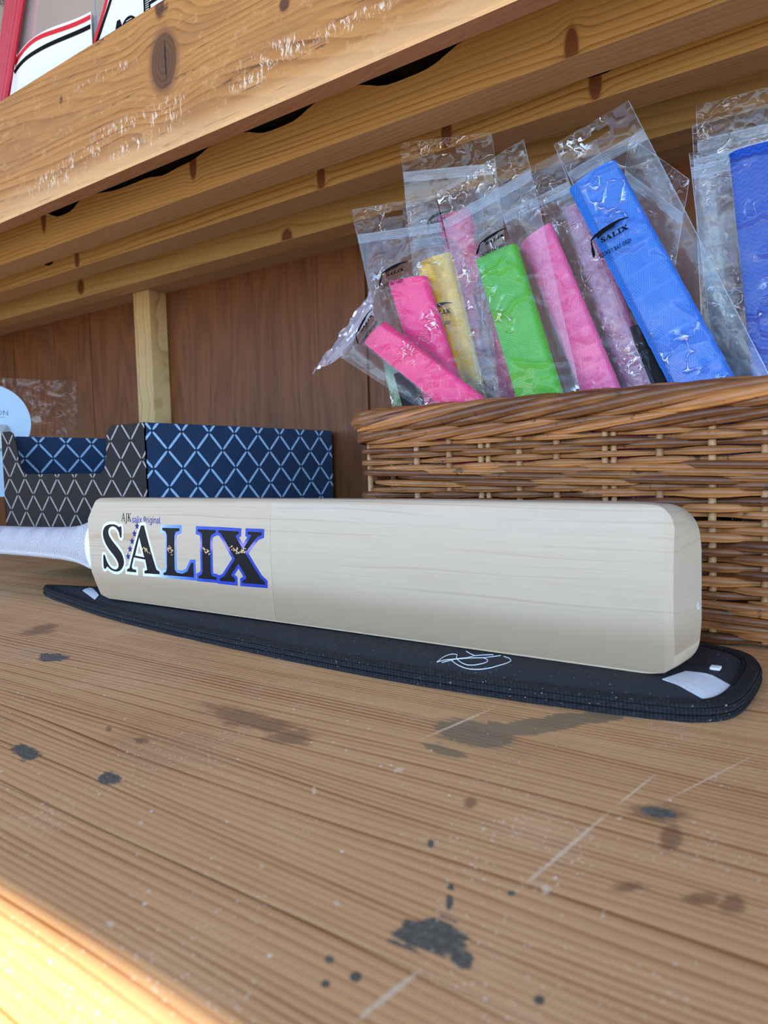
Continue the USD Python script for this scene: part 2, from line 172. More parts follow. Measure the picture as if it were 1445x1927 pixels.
# ------------------------------------------------------------------ materials
def ellipses(g, P, items, comps):
    """min over ellipses of the normalised distance"""
    d = None
    for (cx, cy, a, b, c, e) in items:
        C = [0, 0, 0]; C[comps[0]], C[comps[1]] = cx, cy
        r0 = [0, 0, 0]; r0[comps[0]], r0[comps[1]] = a, b
        r1 = [0, 0, 0]; r1[comps[0]], r1[comps[1]] = c, e
        q = g.v('subtract', P, tuple(C))
        l = g.v('length', g('combine_xyz', x=g.v('dot_product', q, tuple(r0), 'value'), y=g.v('dot_product', q, tuple(r1), 'value')), out='value')
        d = l if d is None else g.m('minimum', d, l)
    return d
def wood(g, light, dark, spacing, axis=(0, 1, 0), along=0, warp=.35, fibre=.5, knots=(), contrast=.75, offs=0.0, lo=.15):
    """returns (colour, height): latewood lines across `axis`, fibre along an axis"""
    P = g.pos()
    sc = [9.0, 9.0, 9.0]; sc[along] = 1.1
    sc2 = [260.0, 260.0, 260.0]; sc2[along] = 9.0
    n1 = g.noise(g.v('multiply', P, tuple(sc)), 1.0, 2.0)
    r = g.v('dot_product', P, tuple(a / spacing for a in axis), 'value')
    r = g.m('add', r, g.m('multiply', g.m('subtract', n1, .5), warp / spacing * .12))
    core = None
    for (kx, ky, rx, ry, comps, bulge) in knots:
        C = [0, 0, 0]; C[comps[0]], C[comps[1]] = kx, ky
        q = g.v('multiply', g.v('subtract', P, tuple(C)), tuple([1 / rx if i == comps[0] else 1 / ry if i == comps[1] else 0 for i in range(3)]))
        d = g.v('length', q, out='value')
        sgn = g.lin(g.v('dot_product', g.v('subtract', P, tuple(C)), tuple(np.eye(3)[comps[1]]), 'value'), -ry, ry, -1, 1)
        fall = g.m('exponent', g.m('multiply', g.m('multiply', d, d), -.22))
        r = g.m('subtract', r, g.m('multiply', g.m('multiply', fall, sgn), bulge))
        core = d if core is None else g.m('minimum', core, d)
    r = g.m('add', r, offs)
    fr = g.m('fraction', r)
    line = g('rgb_ramp', fac=fr, ramp=[(0, (0, 0, 0)), (lo, (.05,) * 3), (.62, (.35,) * 3), (.86, (1,) * 3), (.95, (.9,) * 3), (1, (0, 0, 0))])
    per = g.m('multiply_add', g('white_noise_texture', dimensions='1D', w=g.m('floor', r)), .75, .25)
    line = g.m('multiply', g('separate_color', 'r', color=line), per)
    fib = g.noise(g.v('multiply', P, tuple(sc2)), 1.0, 2.0, .6)
    big = g.noise(g.v('multiply', P, tuple(x * .6 for x in sc)), 1.0, 3.0)
    brk = g.noise(g.v('multiply', P, tuple(x * (3.2 if i == along else 6.0) for i, x in enumerate(sc))), 1.0, 2.0, .6)
    t = g.m('multiply', g.m('multiply', line, contrast), g.lin(brk, .25, .75, .35, 1.35))
    t = g.m('add', t, g.m('multiply', g.m('subtract', fib, .5), fibre))
    t = g.m('add', t, g.m('multiply', g.m('subtract', big, .5), .7))
    col = g.mix(g('clamp', 'result', value=t), light, dark)
    h = g.m('add', g.m('multiply', line, -.6), g.m('multiply', fib, .5))
    return P, col, h, core
def knot_col(g, col, core, dark=(.10, .045, .018), rim=(.05, .02, .01)):
    if core is None: return col
    rings = g.m('fraction', g.m('multiply', core, 4.0))
    kc = g.mix(g.lin(rings, .2, 1, 0, .7), tuple(1.25 * x for x in dark), tuple(.6 * x for x in dark))
    col = g.mix(g.step(core, 1.5, .85), col, tuple(1.6 * x for x in dark))
    return g.mix(g.step(core, 1.03, .93), col, kc)

def mk_counter():
    g = Graph()
    kn = [(-.855, .405, .020, .010, (0, 1), 2.2)]
    P, col, h, core = wood(g, (.63, .365, .168), (.25, .085, .021), .0044, axis=(.004, 1, 0), warp=.5, fibre=.34, contrast=1.25, knots=kn)
    nz = g.noise(P, 55.0, 4.0, .65); nf = g.noise(P, 420.0, 2.0, .6); st = g.noise(g.v('multiply', P, (30, 420, 1)), 1.0, 2.0, .6)
    wob = g.m('add', g.m('multiply', g.m('subtract', nz, .5), 1.5), g.m('multiply', g.m('subtract', st, .5), 1.1))
    worn = g.noise(P, 14.0, 4.0, .6)
    col = g.mix(g.step(worn, .5, .8, 0, .35), col, (.70, .50, .30))
    col = g.mix(g.step(g.noise(P, 7.0, 3.0, .6), .54, .74, 0, .35), col, (.27, .125, .05))
    d = g.m('add', ellipses(g, P, BROWN, (0, 1)), g.m('multiply', wob, 1.25))
    col = g.mix(g.step(d, 1.1, .45, 0, .6), col, (.095, .045, .022))
    d = g.m('add', ellipses(g, P, OLIVE, (0, 1)), g.m('multiply', wob, .8))
    col = g.mix(g.step(d, 1.02, .8, 0, .72), col, (.13, .12, .075))
    d = g.m('add', ellipses(g, P, GREY, (0, 1)), g.m('multiply', wob, 1.25))
    grey = g.mix(g.step(nf, .45, .7), (.075, .078, .068), (.14, .143, .125))
    col = g.mix(g.step(d, .98, .78, 0, .96), col, grey)
    d = g.m('add', ellipses(g, P, PALE, (0, 1)), g.m('multiply', g.m('subtract', nf, .5), 1.3))
    col = g.mix(g.step(d, 1.1, .4, 0, .75), col, (.72, .60, .42))
    v1 = g('voronoi_texture', vector=P, scale=95.0); v2 = g('voronoi_texture', vector=g.v('add', P, (3.1, 1.7, 0)), scale=330.0)
    col = g.mix(g.m('multiply', g.step(v1, .085, .05), g.step(nz, .48, .55)), col, (.85, .80, .72))
    col = g.mix(g.m('multiply', g.step(v2, .19, .09, 0, .8), g.step(worn, .46, .6)), col, (.85, .78, .68))
    b = g('bump', height=h, strength=.35, distance=.0006)
    return g.done('counter_pine', g.pbr(base_color=col, roughness=g.lin(nz, .2, .8, .5, .68), specular_ior_level=.25, normal=b))
def mk_board():
    g = Graph()
    kn = [(a, b, c, d, (0, 2), k) for (a, b, c, d), k in zip(FB_KNOT, (3.2, .8, .5))]
    P, col, h, core = wood(g, (.43, .205, .058), (.165, .058, .015), .010, axis=(.10, .55, 1), warp=1.1, fibre=.8, contrast=.7, knots=kn)
    x, y, z = g.sep(P)
    wth = g.noise(g.v('multiply', P, (5, 5, 26)), 1.0, 4.0, .65)
    col = g.mix(g.step(wth, .48, .68, 0, .5), col, (.26, .125, .05))
    rough_ = g.noise(g.v('multiply', P, (60, 1, 90)), 1.0, 3.0, .7)
    col = g.mix(g.step(rough_, .55, .7, 0, .3), col, (.62, .40, .20))
    col = g.mix(g.step(g.m('add', z, g.m('multiply', g.noise(g.v('multiply', P, (6, 1, 60)), 1.0), .03)), .562, .53, 0, .6), col, (.66, .42, .21))
    col = knot_col(g, col, core)
    ck = g.v('multiply', g.v('subtract', P, (FB_KNOT[0][0] + .003, 0, FB_KNOT[0][1])), (1 / .0016, 0, 1 / .024))
    col = g.mix(g.step(g.m('add', g.v('length', ck, out='value'), g.m('multiply', g.noise(P, 160.0), .6)), 1.3, 1.0), col, (.008, .005, .003))
    ns = g.noise(g.v('multiply', P, (55, 1, 300)), 1.0, 3.0, .7); nb = g.noise(P, 60.0, 4.0, .7); nv = g.noise(g.v('multiply', P, (420, 1, 60)), 1.0, 2.0, .6)
    d = ellipses(g, P, FB_DARK, (0, 2))
    col = g.mix(g.m('multiply', g.step(g.m('add', d, g.m('subtract', nb, .5)), 1.1, .6), g.step(ns, .44, .60, 0, .8)), col, (.045, .024, .014))
    crack = g.noise(g.v('multiply', P, (14, 1, 420)), 1.0, 2.0, .55)
    col = g.mix(g.step(crack, .66, .74, 0, .75), col, (.10, .04, .015))
    d = ellipses(g, P, FB_SCUFF, (0, 2))
    near = g.step(g.m('add', d, g.m('multiply', g.m('subtract', nb, .5), 2.2)), 1.35, .5)
    col = g.mix(g.m('multiply', near, g.step(g.m('add', g.m('multiply', g.noise(g.v('multiply', g.v('add', P, g.v('multiply', g.noise(P, 90.0, 2.0, out='color'), (.01, 0, .01))), (330, 1, 80)), 1.0, 3.0, .7), .7), g.m('multiply', nb, .35)), .55, .62, 0, .85)), col, (.70, .64, .54))
    nz_ = g.sep(g('geometry', 'normal'))[2]
    saw = g.noise(g.v('multiply', P, (40, 300, 1)), 1.0, 3.0, .65)
    col = g.mix(g.step(nz_, -.6, -.95, 0, .9), col, g.mix(saw, (.22, .105, .055), (.46, .27, .17)))
    b = g('bump', height=h, strength=.5, distance=.0008)
    return g.done('board_pine', g.pbr(base_color=col, roughness=.62, specular_ior_level=.3, normal=b))
def mk_joist(name, light, dark, spacing, axis, knots, offs):
    g = Graph()
    P, col, h, core = wood(g, light, dark, spacing, axis=axis, warp=.45, fibre=.3, contrast=.85, knots=knots, offs=offs)
    if core is not None: core = g.m('add', core, g.step(g.sep(P)[2], .5140, .5134, 0, 9))
    col = knot_col(g, col, core, dark=(.17, .07, .03))
    nz_ = g.sep(g('geometry', 'normal'))[2]
    col = g.mix(g.step(nz_, -.6, -.95, 0, .62), col, (.40, .275, .19))
    b = g('bump', height=h, strength=.4, distance=.0006)
    return g.done(name, g.pbr(base_color=col, roughness=.6, specular_ior_level=.3, normal=b))
def mk_plain(name, color, rough=.5, spec=.4, noise=0.0, nscale=40.0, bump=0.0, **kw):
    g = Graph(); P = g.pos(); col = color
    args = dict(roughness=rough, specular_ior_level=spec, **kw)
    if noise:
        n = g.noise(P, nscale, 3.0, .6)
        col = g.mix(g.lin(n, .3, .7), tuple(c * (1 - noise) for c in color), tuple(min(1, c * (1 + noise)) for c in color))
    if bump:
        args['normal'] = g('bump', height=g.noise(P, nscale * 4, 2.0), strength=bump, distance=.0005)
    return g.done(name, g.pbr(base_color=col, **args))
def mk_ply():
    g = Graph()
    P = g.pos()
    rnd = g('object_info', 'random')
    q = g.v('add', P, g('combine_xyz', x=g.m('multiply', rnd, 7.0), y=0.0, z=g.m('multiply', rnd, 3.0)))
    fl = g.noise(g.v('multiply', q, (7, 1, 1.3)), 1.0, 2.0, .5)
    rg = g.m('fraction', g.m('multiply', fl, 16.0))
    fb = g.noise(g.v('multiply', q, (190, 1, 7)), 1.0, 3.0, .65)
    t = g.m('add', g.m('multiply', g.m('pingpong', rg, .5), .5), g.m('multiply', fb, .75))
    col = g.mix(g.lin(t, .2, 1.0), (.20, .071, .022), (.045, .014, .005))
    col = g.mix(g.step(g.noise(q, 3.0, 3.0), .55, .75, 0, .4), col, (.11, .06, .03))
    return g.done('plywood', g.pbr(base_color=col, roughness=.55, specular_ior_level=.3))
def mk_willow():
    g = Graph()
    P = g.pos(); x, y, z = g.sep(P)
    w = g.noise(g.v('multiply', P, (2.2, 10, 16)), 1.0, 2.0)
    r = g.m('add', g.m('multiply', z, 130.0), g.m('multiply', w, 5.0))
    fr = g.m('fraction', r)
    ln = g.step(fr, .80, .93); ln = g.m('multiply', ln, g.step(fr, 1.0, .95))
    fb = g.noise(g.v('multiply', P, (10, 300, 420)), 1.0, 2.0, .6)
    heart_shade = g.m('add', z, g.m('multiply', g.m('subtract', w, .5), .02))  # heartwood brown plus crown shading painted low on the face
    col = g.mix(g.step(heart_shade, .060, .030, 0, .75), (.52, .435, .325), (.345, .235, .145))
    col = g.mix(g.step(g.noise(g.v('multiply', P, (3, 20, 34)), 1.0, 3.0), .55, .75, 0, .35), col, (.52, .40, .27))
    br = g.v('multiply', g.v('subtract', P, (-.66, 0, .083)), (1 / .11, 0, 1 / .011))
    col = g.mix(g.m('multiply', g.step(g.v('length', br, out='value'), 1.0, .2, 0, .6), g.step(g.noise(g.v('multiply', P, (9, 1, 190)), 1.0, 2.0), .42, .6)), col, (.42, .25, .11))
    col = g.mix(g.m('multiply', g.m('multiply', ln, g.step(g.noise(g.v('multiply', P, (4, 1, 60)), 1.0, 2.0), .38, .66)), .6), col, (.41, .275, .165))
    col = g.mix(g.lin(fb, .35, .8, 0, .3), col, (.40, .30, .2))
    b = g('bump', height=fb, strength=.12, distance=.0003)
    return g.done('willow', g.pbr(base_color=col, roughness=.45, specular_ior_level=.2, normal=b))
def mk_wicker(name, light, dark, rough=.38):
    g = Graph()
    P = g.pos(); rnd = g('object_info', 'random')
    n = g.noise(g.v('multiply', P, (26, 26, 160)), 1.0, 3.0, .65); n2 = g.noise(P, 70.0, 3.0, .7)
    t = g.m('add', g.m('multiply', n, .75), g.m('multiply', rnd, .55))
    col = g.mix(g.lin(t, .30, .88), light, dark)
    col = g.mix(g.step(n2, .63, .70, 0, .8), col, (.035, .016, .008))
    col = g.mix(g.step(n2, .27, .2, 0, .5), col, (.62, .42, .24))
    b = g('bump', height=g.m('add', n, g.m('multiply', n2, .5)), strength=.5, distance=.0010)
    return g.done(name, g.pbr(base_color=col, roughness=rough, specular_ior_level=.5, normal=b))
def mk_grip(name, color, pitch=.0022, block=.034, slope=.75, kind='chevron', depth=.0007, rough=.42):
    g = Graph()
    u, v, _ = g.sep(g.uv())
    if kind == 'chevron':
        a = g.m('multiply', g.m('absolute', u), slope)
        ph = g.m('add', a, g.m('pingpong', v, block))
    elif kind == 'blocks':
        tri = g.m('pingpong', g.m('add', u, .5), .013)
        flip = g.m('subtract', g.m('multiply', g.m('greater_than' if False else 'less_than', g.m('modulo', v, 2 * block), block), 2.0), 1.0)
        ph = g.m('add', g.m('multiply', tri, g.m('multiply', flip, 1.25)), g.m('multiply', v, .55))
    elif kind == 'wave':
        ph = g.m('add', v, g.m('multiply', g.m('sine', g.m('multiply', u, 2 * math.pi / .0085)), .0011))
    else:
        ph = g.m('add', v, g.m('multiply', u, slope))
    s = g.m('sine', g.m('multiply', ph, 2 * math.pi / pitch))
    h = g.m('multiply_add', s, .5, .5)
    if kind == 'blocks':
        edge = g.step(g.m('pingpong', v, block / 2), .0008, .0028)
        h = g.m('multiply', h, edge)
    col = g.mix(h, tuple(c * .76 for c in color), color)
    b = g('bump', height=h, strength=.85, distance=depth)
    return g.done(name, g.pbr(base_color=col, roughness=rough, specular_ior_level=.28, normal=b))
def mk_film(name, haze=.019, tint=(.80, .82, .88), rough=.035, gain=.45, bstr=1.0, scale=21.0, sparse=.53, crease=.48):
    """clear plastic: see-through, with glossy reflections broken by sparse squiggly creases"""
    g = Graph(); P = g.pos()
    warp = g.v('add', P, g.v('multiply', g.v('subtract', g.noise(P, 55.0, 2.0, out='color'), (.5, .5, .5)), (.022, .022, .022)))
    def ridge(sc, w):
        n = g.noise(warp, sc, 1.0, .4)
        return g.step(g.m('absolute', g.m('subtract', n, .5)), w, 0.0)
    big = g.noise(P, 13.0, 2.0, .5)
    mask = g.step(g.noise(P, 21.0, 2.0, .5), sparse, sparse + .12)
    cre = g.m('multiply', g.m('add', ridge(scale, .035), g.m('multiply', ridge(scale * 2.6, .05), .45)), mask)
    h = g.m('add', g.m('multiply', cre, .42), g.m('multiply', big, .45))
    b = g('bump', height=h, strength=bstr, distance=.006)
    fr = g.m('minimum', g.m('add', g.m('multiply_add', g('fresnel', IOR=1.5, normal=b), gain, .004), g.m('multiply', cre, crease)), .9)
    a = g('mix_closure', fac=fr, closure1=g('transparent_bsdf', color=(.985, .985, .99)), closure2=g('glossy_bsdf', color=(1, 1, 1), roughness=rough, normal=b))
    dif = g('mix_closure', fac=.5, closure1=g('diffuse_bsdf', color=tint), closure2=g('translucent_bsdf', color=tint))
    return g.done(name, g('mix_closure', fac=haze, closure1=a, closure2=dif))
def mk_fabric(name, c1, c2, lint=True, pitch=.0011):
    g = Graph(); P = g.pos(); x, y, z = g.sep(P)
    w = g.m('sine', g.m('multiply', g.m('add', x, g.m('multiply', y, .6)), 2 * math.pi / pitch))
    w2 = g.m('sine', g.m('multiply', g.m('subtract', g.m('multiply', x, .4), y), 2 * math.pi / pitch))
    h = g.m('add', g.m('multiply', w, .5), g.m('multiply', w2, .3))
    col = g.mix(g.lin(h, -.8, .8), c1, c2)
    if lint:
        n = g.noise(P, 260.0, 3.0, .7); big = g.noise(P, 24.0, 3.0, .6)
        col = g.mix(g.m('multiply', g.step(n, .66, .74, 0, .7), g.step(big, .42, .62)), col, (.42, .42, .45))
        v = g('voronoi_texture', vector=P, scale=260.0)
        col = g.mix(g.step(v, .10, .05, 0, .8), col, (.6, .6, .62))
    b = g('bump', height=h, strength=.6, distance=.0004)
    return g.done(name, g.pbr(base_color=col, roughness=.75, specular_ior_level=.25, normal=b))

M = dict(
    counter=mk_counter(), board=mk_board(), ply=mk_ply(), willow=mk_willow(),
    stud=mk_joist('stud_pine', (.50, .36, .17), (.32, .19, .07), .012, (1, .3, .02), (), 0.3),
    black=mk_plain('black_felt', (.006, .006, .007), .8, .2),
    deck=mk_plain('deck_ply', (.35, .2, .09), .6, .3, .25),
    roof=mk_plain('roof_board', (.42, .26, .13), .6, .3, .25),
    paving=mk_plain('paving', (.27, .24, .19), .9, .2, .2, 2.0),
    wick=mk_wicker('willow_rod', (.43, .175, .052), (.095, .030, .009)),
    wickd=mk_wicker('willow_rod_dark', (.28, .11, .035), (.12, .042, .014)),
    stake=mk_wicker('stake_rod', (.52, .29, .13), (.32, .15, .06), .5),
    film=mk_film('clear_film'), headfilm=mk_film('crinkled_film', sparse=.46, crease=.42, scale=27.0, bstr=1.2), zip=mk_film('zip_film', haze=.035, rough=.08, gain=1.3, bstr=.3, crease=.05),
    ink=mk_plain('black_ink', (.006, .006, .008), .6, .06),
    fabric=mk_fabric('black_cordura', (.007, .0075, .010), (.040, .044, .058)),
    tape=mk_fabric('zip_tape', (.004, .004, .005), (.022, .023, .028), True, .0026),
    mesh=mk_fabric('white_lining', (.50, .54, .60), (.80, .83, .88), False, .0017),
    thread=mk_plain('white_thread', (.75, .76, .8), .7, .2),
    rubber_white=None,
)

# ------------------------------------------------------------------ the setting
H0 = 0.148
struct = lambda name, mesh, mat, label: single(name, mesh, mat, label, kind='structure')
WY = .95
wall = thing('wall_back', 'reddish brown plywood back wall of the stall', None, (-.4, WY, 0), kind='structure')
for i, (x0, x1) in enumerate([(-2.3, -1.775), (-1.772, -1.449), (-1.446, -.688), (-.683, .3), (.303, 1.6)]):
    part(wall, 'plywood_panel', bx(x0, x1, WY, WY + .012, -.9, 1.42), M['ply'])
part(wall, 'plywood_panel', bx(-2.3, 1.6, WY + .013, WY + .02, -.9, 1.42), M['ply'])
single('trim_1', bx(-1.232, -1.182, WY - .042, WY, 0, .517, .001), M['stud'], 'pale upright timber batten on the back wall, left of the picture', kind='structure')
struct('wall_left', bx(-2.32, -2.3, -.1, WY + .02, -.9, 1.42), M['ply'], 'plywood side wall at the left end of the stall')
EAVE = 0.118 - 1.40 / math.tan(SUN_EL)
struct('ceiling', bx(-2.5, 1.75, EAVE, WY + .05, 1.40, 1.425), M['roof'], 'boarded roof of the stall projecting over the counter front')
struct('floor', bx(-14, 14, -22, 3, -.95, -.9), M['paving'], 'sunlit pale paving in front of the stall')

ct = thing('worktop', 'worn pine plank worktop with grey paint splashes and scratches', 'worktop', (-.5, .4, -.04))
for y0, y1 in [(-.06, .1687), (.1693, .4163), (.4169, .6650), (.6656, .9495)]:
    for x0, x1 in ([(-2.29, 1.59)] if y0 < .4 else [(-2.29, -1.0945), (-1.0935, 1.59)]):
        part(ct, 'plank', bx(x0, x1, y0, y1, -.04, 0, .0002), M['counter'])

# shelf
sh = thing('shelf', 'overhead timber shelf with scuffed front board and exposed joists', 'shelf', (-.4, .7, .513))
part(sh, 'front_board', bx(-2.29, 1.59, .540, .566, .513, .675, .0025), M['board'], 'thick orange front board with a knot and white paint scuffs')
def joist(x0, x1, y0, y1, z0, z1, notches, seed):
    rng = np.random.default_rng(seed)
    xs = np.arange(x0, x1 + 1e-6, .012)
    top = np.full(len(xs), z1) 
    for cx, w, d in notches:
        top -= d * np.exp(-((xs - cx) / w) ** 4)
    a = np.stack([xs, top], 1)
    poly = Polygon(np.vstack([[x0, z0], [x1, z0], a[::-1]]))
    return frame_mesh(extr(poly, y1 - y0), (0, y1, 0), (1, 0, 0), (0, 0, 1), (0, -1, 0))
jk = lambda idx, sx=.006, sz=.017, b=1.3: [(JK[i][0], JK[i][1], sx, sz, (0, 2), b) for i in idx]
jm = [mk_joist('joist_pine', (.58, .38, .145), (.27, .140, .042), .0062, (.02, .85, 1), jk((0, 1, 2)), .2),
      mk_joist('joist_pine_b', (.56, .365, .135), (.27, .140, .042), .0060, (-.015, 1, .9), jk((3, 4, 5, 6)), .5),
      mk_joist('joist_pine_c', (.54, .375, .150), (.31, .180, .060), .013, (.05, .5, 1), jk((7, 8), .010, .013, .6), .1),
      mk_joist('joist_pine_d', (.34, .235, .115), (.20, .12, .05), .012, (.04, .6, 1), (), .7)]
n1 = [(-1.035, .035, .012), (-.86, .075, .008), (-.765, .05, .010), (-.585, .045, .012), (-.405, .05, .014), (-.16, .05, .01), (.1, .05, .01)]
n2 = [(-1.232, .022, .020), (-.233, .03, .016)]
for k, (y0, y1, nn, z1) in enumerate([(.645, .687, n1, .5665), (.734, .777, n2, .5525), (.857, .899, [], .5665), (.905, WY, [], .5665)]):
    part(sh, 'joist', joist(-2.29, 1.59, y0, y1, .513 + (.002 if k == 3 else 0), z1, nn, k), jm[k], [None, None, None, 'wall plate against the back wall'][k])
xs = np.arange(-2.29, 1.59, .01); wv = .570 + .0035 * np.sin(xs * 2 * np.pi / .095)
sheet = Polygon(np.vstack([np.stack([xs, wv], 1), np.stack([xs, wv + .004], 1)[::-1]]))
part(sh, 'roofing_sheet', frame_mesh(extr(sheet, WY - .567), (0, WY, 0), (1, 0, 0), (0, 0, 1), (0, -1, 0)), M['black'], 'black corrugated sheet under the shelf deck')
part(sh, 'deck_board', bx(-2.29, 1.59, .567, WY, .579, .592), M['deck'])

# ------------------------------------------------------------------ cricket bat
BT = thing('cricket_bat', 'pale willow cricket bat lying on its edge with blue and black lettering', 'cricket bat', (-.42, .48, .014))
ZC = lambda x: .0685 + (-.4 - x) * .004
def face_y(z, x=-.4):
    t = np.clip((np.asarray(z) - ZC(x)) / .056, -1, 1)
    return .4548 + .0030 * t ** 2 + .0010 * t ** 8
out2 = Polygon([(-.7004, .1290), (-.7168, .1021), (-.7150, .085), (-.7139, .0443), (-.7022, .0195), (-.692, .0160), (-.1090, .0138), (-.1070, .0138), (-.085, .03), (-.085, .105), (-.1070, .1217), (-.1090, .1219)])
blade_outline = Polygon([(-.7004, .1290), (-.7168, .1021), (-.7155, .085), (-.7139, .0443), (-.7022, .0197), (-.690, .0158), (-.085, .0136), (-.085, .1215)])
blade_outline = blade_outline.buffer(-.002).buffer(.002)
# rounded toe corners
tc = sbox(-.74, .0, -.0845, .2).intersection(Polygon([(-.74, 0), (-.74, .2), (-.15, .2)] + [(-.0845 - .034 + .034 * math.cos(a), .1215 - .021 + .021 * math.sin(a)) for a in np.linspace(math.pi / 2, 0, 14)] + [(-.0845 - .042 + .042 * math.cos(a), .0136 + .026 - .026 * math.sin(a)) for a in np.linspace(0, math.pi / 2, 14)] + [(-.15, .0)]))
blade_outline = blade_outline.intersection(tc)
cs = lambda poly: m3.CrossSection([np.array(shapely.geometry.polygon.orient(poly, 1.0).exterior.coords)[:-1]])
def rot(man, cols, t=(0, 0, 0)):
    A = np.zeros((3, 4)); A[:, :3] = np.array(cols).T; A[:, 3] = t; return man.transform(A)
A_ = rot(m3.Manifold.extrude(cs(blade_outline), .3), [(1, 0, 0), (0, 0, 1), (0, -1, 0)], (0, .65, 0))
zz = np.linspace(-1, 1, 61)
fr_ = [(.4548 + .0030 * t ** 2 + .0010 * t ** 8 + .004 * max(0, abs(t) - .955) / .045, .0685 + .056 * t) for t in zz]
bk_ = [(.4548 + .033 + .024 * (1 - abs(t) ** 1.6) - .005 * max(0, abs(t) - .93) / .07, .0685 + .056 * t) for t in zz]
prof = Polygon(fr_ + bk_[::-1])
B_ = rot(m3.Manifold.extrude(cs(prof), .8), [(0, 1, 0), (0, 0, 1), (1, 0, 0)], (-.78, 0, 0))
plan = Polygon([(-.74, .44), (-.08, .44), (-.08, .509), (-.2, .512), (-.4, .516), (-.6, .508), (-.69, .496), (-.74, .490)])
C_ = m3.Manifold.extrude(cs(plan), .3)
sh_ = np.zeros((3, 4)); sh_[:3, :3] = np.eye(3); sh_[2, 0] = -.004; sh_[2, 3] = -.0016
def toe_ring(y, xm, z0, z1, r):
    q = sbox(-.3, z0, xm, z1).buffer(-r).buffer(r, quad_segs=14); return [(x, y, z) for x, z in q.exterior.coords if x > -.2]
tp_ = [(-.8, y, z) for y in (.44, .53) for z in (-.01, .16)] + [(-.2, y, z) for y in (.44, .53) for z in (.0125, .1232)]
tp_ += toe_ring(.440, -.1066, .0136, .1217, .013) + toe_ring(.4562, -.1066, .0136, .1217, .013) + toe_ring(.472, -.0982, .0136, .1216, .016) + toe_ring(.486, -.0930, .0140, .1208, .021) + toe_ring(.496, -.0940, .016, .118, .028) + toe_ring(.505, -.1005, .020, .114, .034) + [(-.13, .512, .05), (-.13, .512, .09), (-.2, .53, .0125)]
blade = ((A_ ^ B_.transform(sh_)) ^ C_) ^ m3.Manifold.hull_points(np.array(tp_))
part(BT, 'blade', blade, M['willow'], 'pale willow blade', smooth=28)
def on_face(poly, h=.00015, lift=.0):
    t = extr(poly, h)
    for _ in range(2): t = t.subdivide_to_size(.012)if hasattr(t, 'subdivide_to_size') else t
    v = np.array(t.vertices)
    w = np.stack([v[:, 0], face_y(v[:, 1]) - v[:, 2] - lift - .0001, v[:, 1]], 1)
    return trimesh.Trimesh(w, t.faces, process=False)
g = Graph(); P = g.pos(); px, py, pz = g.sep(P)
hexv = g('voronoi_texture', vector=P, scale=190.0)
M['letter'] = g.done('letter_black', g.pbr(base_color=(.008, .008, .010), roughness=.45, specular_ior_level=.10, normal=g('bump', height=hexv, strength=.22, distance=.0008)))
g = Graph(); P = g.pos(); px, py, pz = g.sep(P)
c = g('rgb_ramp', fac=g.lin(px, -.70, -.44), ramp=[(0, (.74, .82, .92)), (.36, (.72, .80, .92)), (.46, (.18, .34, .80)), (.58, (.05, .14, .56)), (.66, (.016, .055, .42)), (1, (.010, .038, .36))])
mid = g.step(g.m('absolute', g.m('subtract', pz, .0815)), .008, .001, 0, .55)
c = g.mix(g.m('multiply', mid, g.step(px, -.60, -.57)), c, (.45, .35, .75))
M['outline'] = g.done('letter_outline', g.pbr(base_color=c, roughness=.35, specular_ior_level=.25))
M['navy_ink'] = mk_plain('navy_ink', (.012, .02, .22), .5, .1)
M['gold_ink'] = mk_plain('gold_ink', (.55, .36, .19), .45, .4, .3, 900.0)
def chaikin(p, keep=.42):
    p = np.asarray(p, float); return np.stack([(1 - .22) * p + .22 * np.roll(p, -1, 0), .22 * p + .78 * np.roll(p, -1, 0)], 1).reshape(-1, 2)
letters = {k: Polygon(LET[k], [LET['Ah']] if k == 'A' else []).buffer(0) for k in 'SALIX'}
letters['S'] = Polygon(chaikin(chaikin(LET['S'][:-1]))).buffer(0)
outl = unary_union([p.buffer(.0030, join_style=2, mitre_limit=1.6) for p in letters.values()]).buffer(0)
lo = part(BT, 'letter_outline', on_face(outl, .00012), M['outline'], 'white to blue outline of the lettering')
for k in 'SALIX':
    part(BT, 'letter', on_face(letters[k], .00015, .00012), M['letter'], f'black capital letter {k}')
for i, (x, z) in enumerate(STAR):
    pts = [(x + (.0040 if j % 2 == 0 else .0016) * math.sin(j * math.pi / 5), z + (.0040 if j % 2 == 0 else .0016) * math.cos(j * math.pi / 5)) for j in range(10)]
    part(BT, 'star', on_face(Polygon(pts), .00015, .00012), M['navy_ink'])
rng = np.random.default_rng(5); blobs = []
for x, z in GOLD:
    for q in range(6):
        a = rng.uniform(0, 6.3); cx, cz = x + rng.normal(0, .0020), z + rng.normal(0, .0013)
        rr = rng.uniform(.0003, .0011, 9)
        blobs.append(Polygon([(cx + r_ * 1.3 * math.cos(a + t), cz + r_ * math.sin(a + t)) for r_, t in zip(rr, np.linspace(0, 2 * np.pi, 9, endpoint=False))]).buffer(0))
part(BT, 'gold_fleck', on_face(unary_union(blobs).intersection(unary_union(list(letters.values()))), .0001, .0003), M['gold_ink'], 'gold distressed flecks across the letters')
def flat_text(txt, height, bold=False):
    t = meshkit.text_mesh(txt, height, .0001, bold); return t
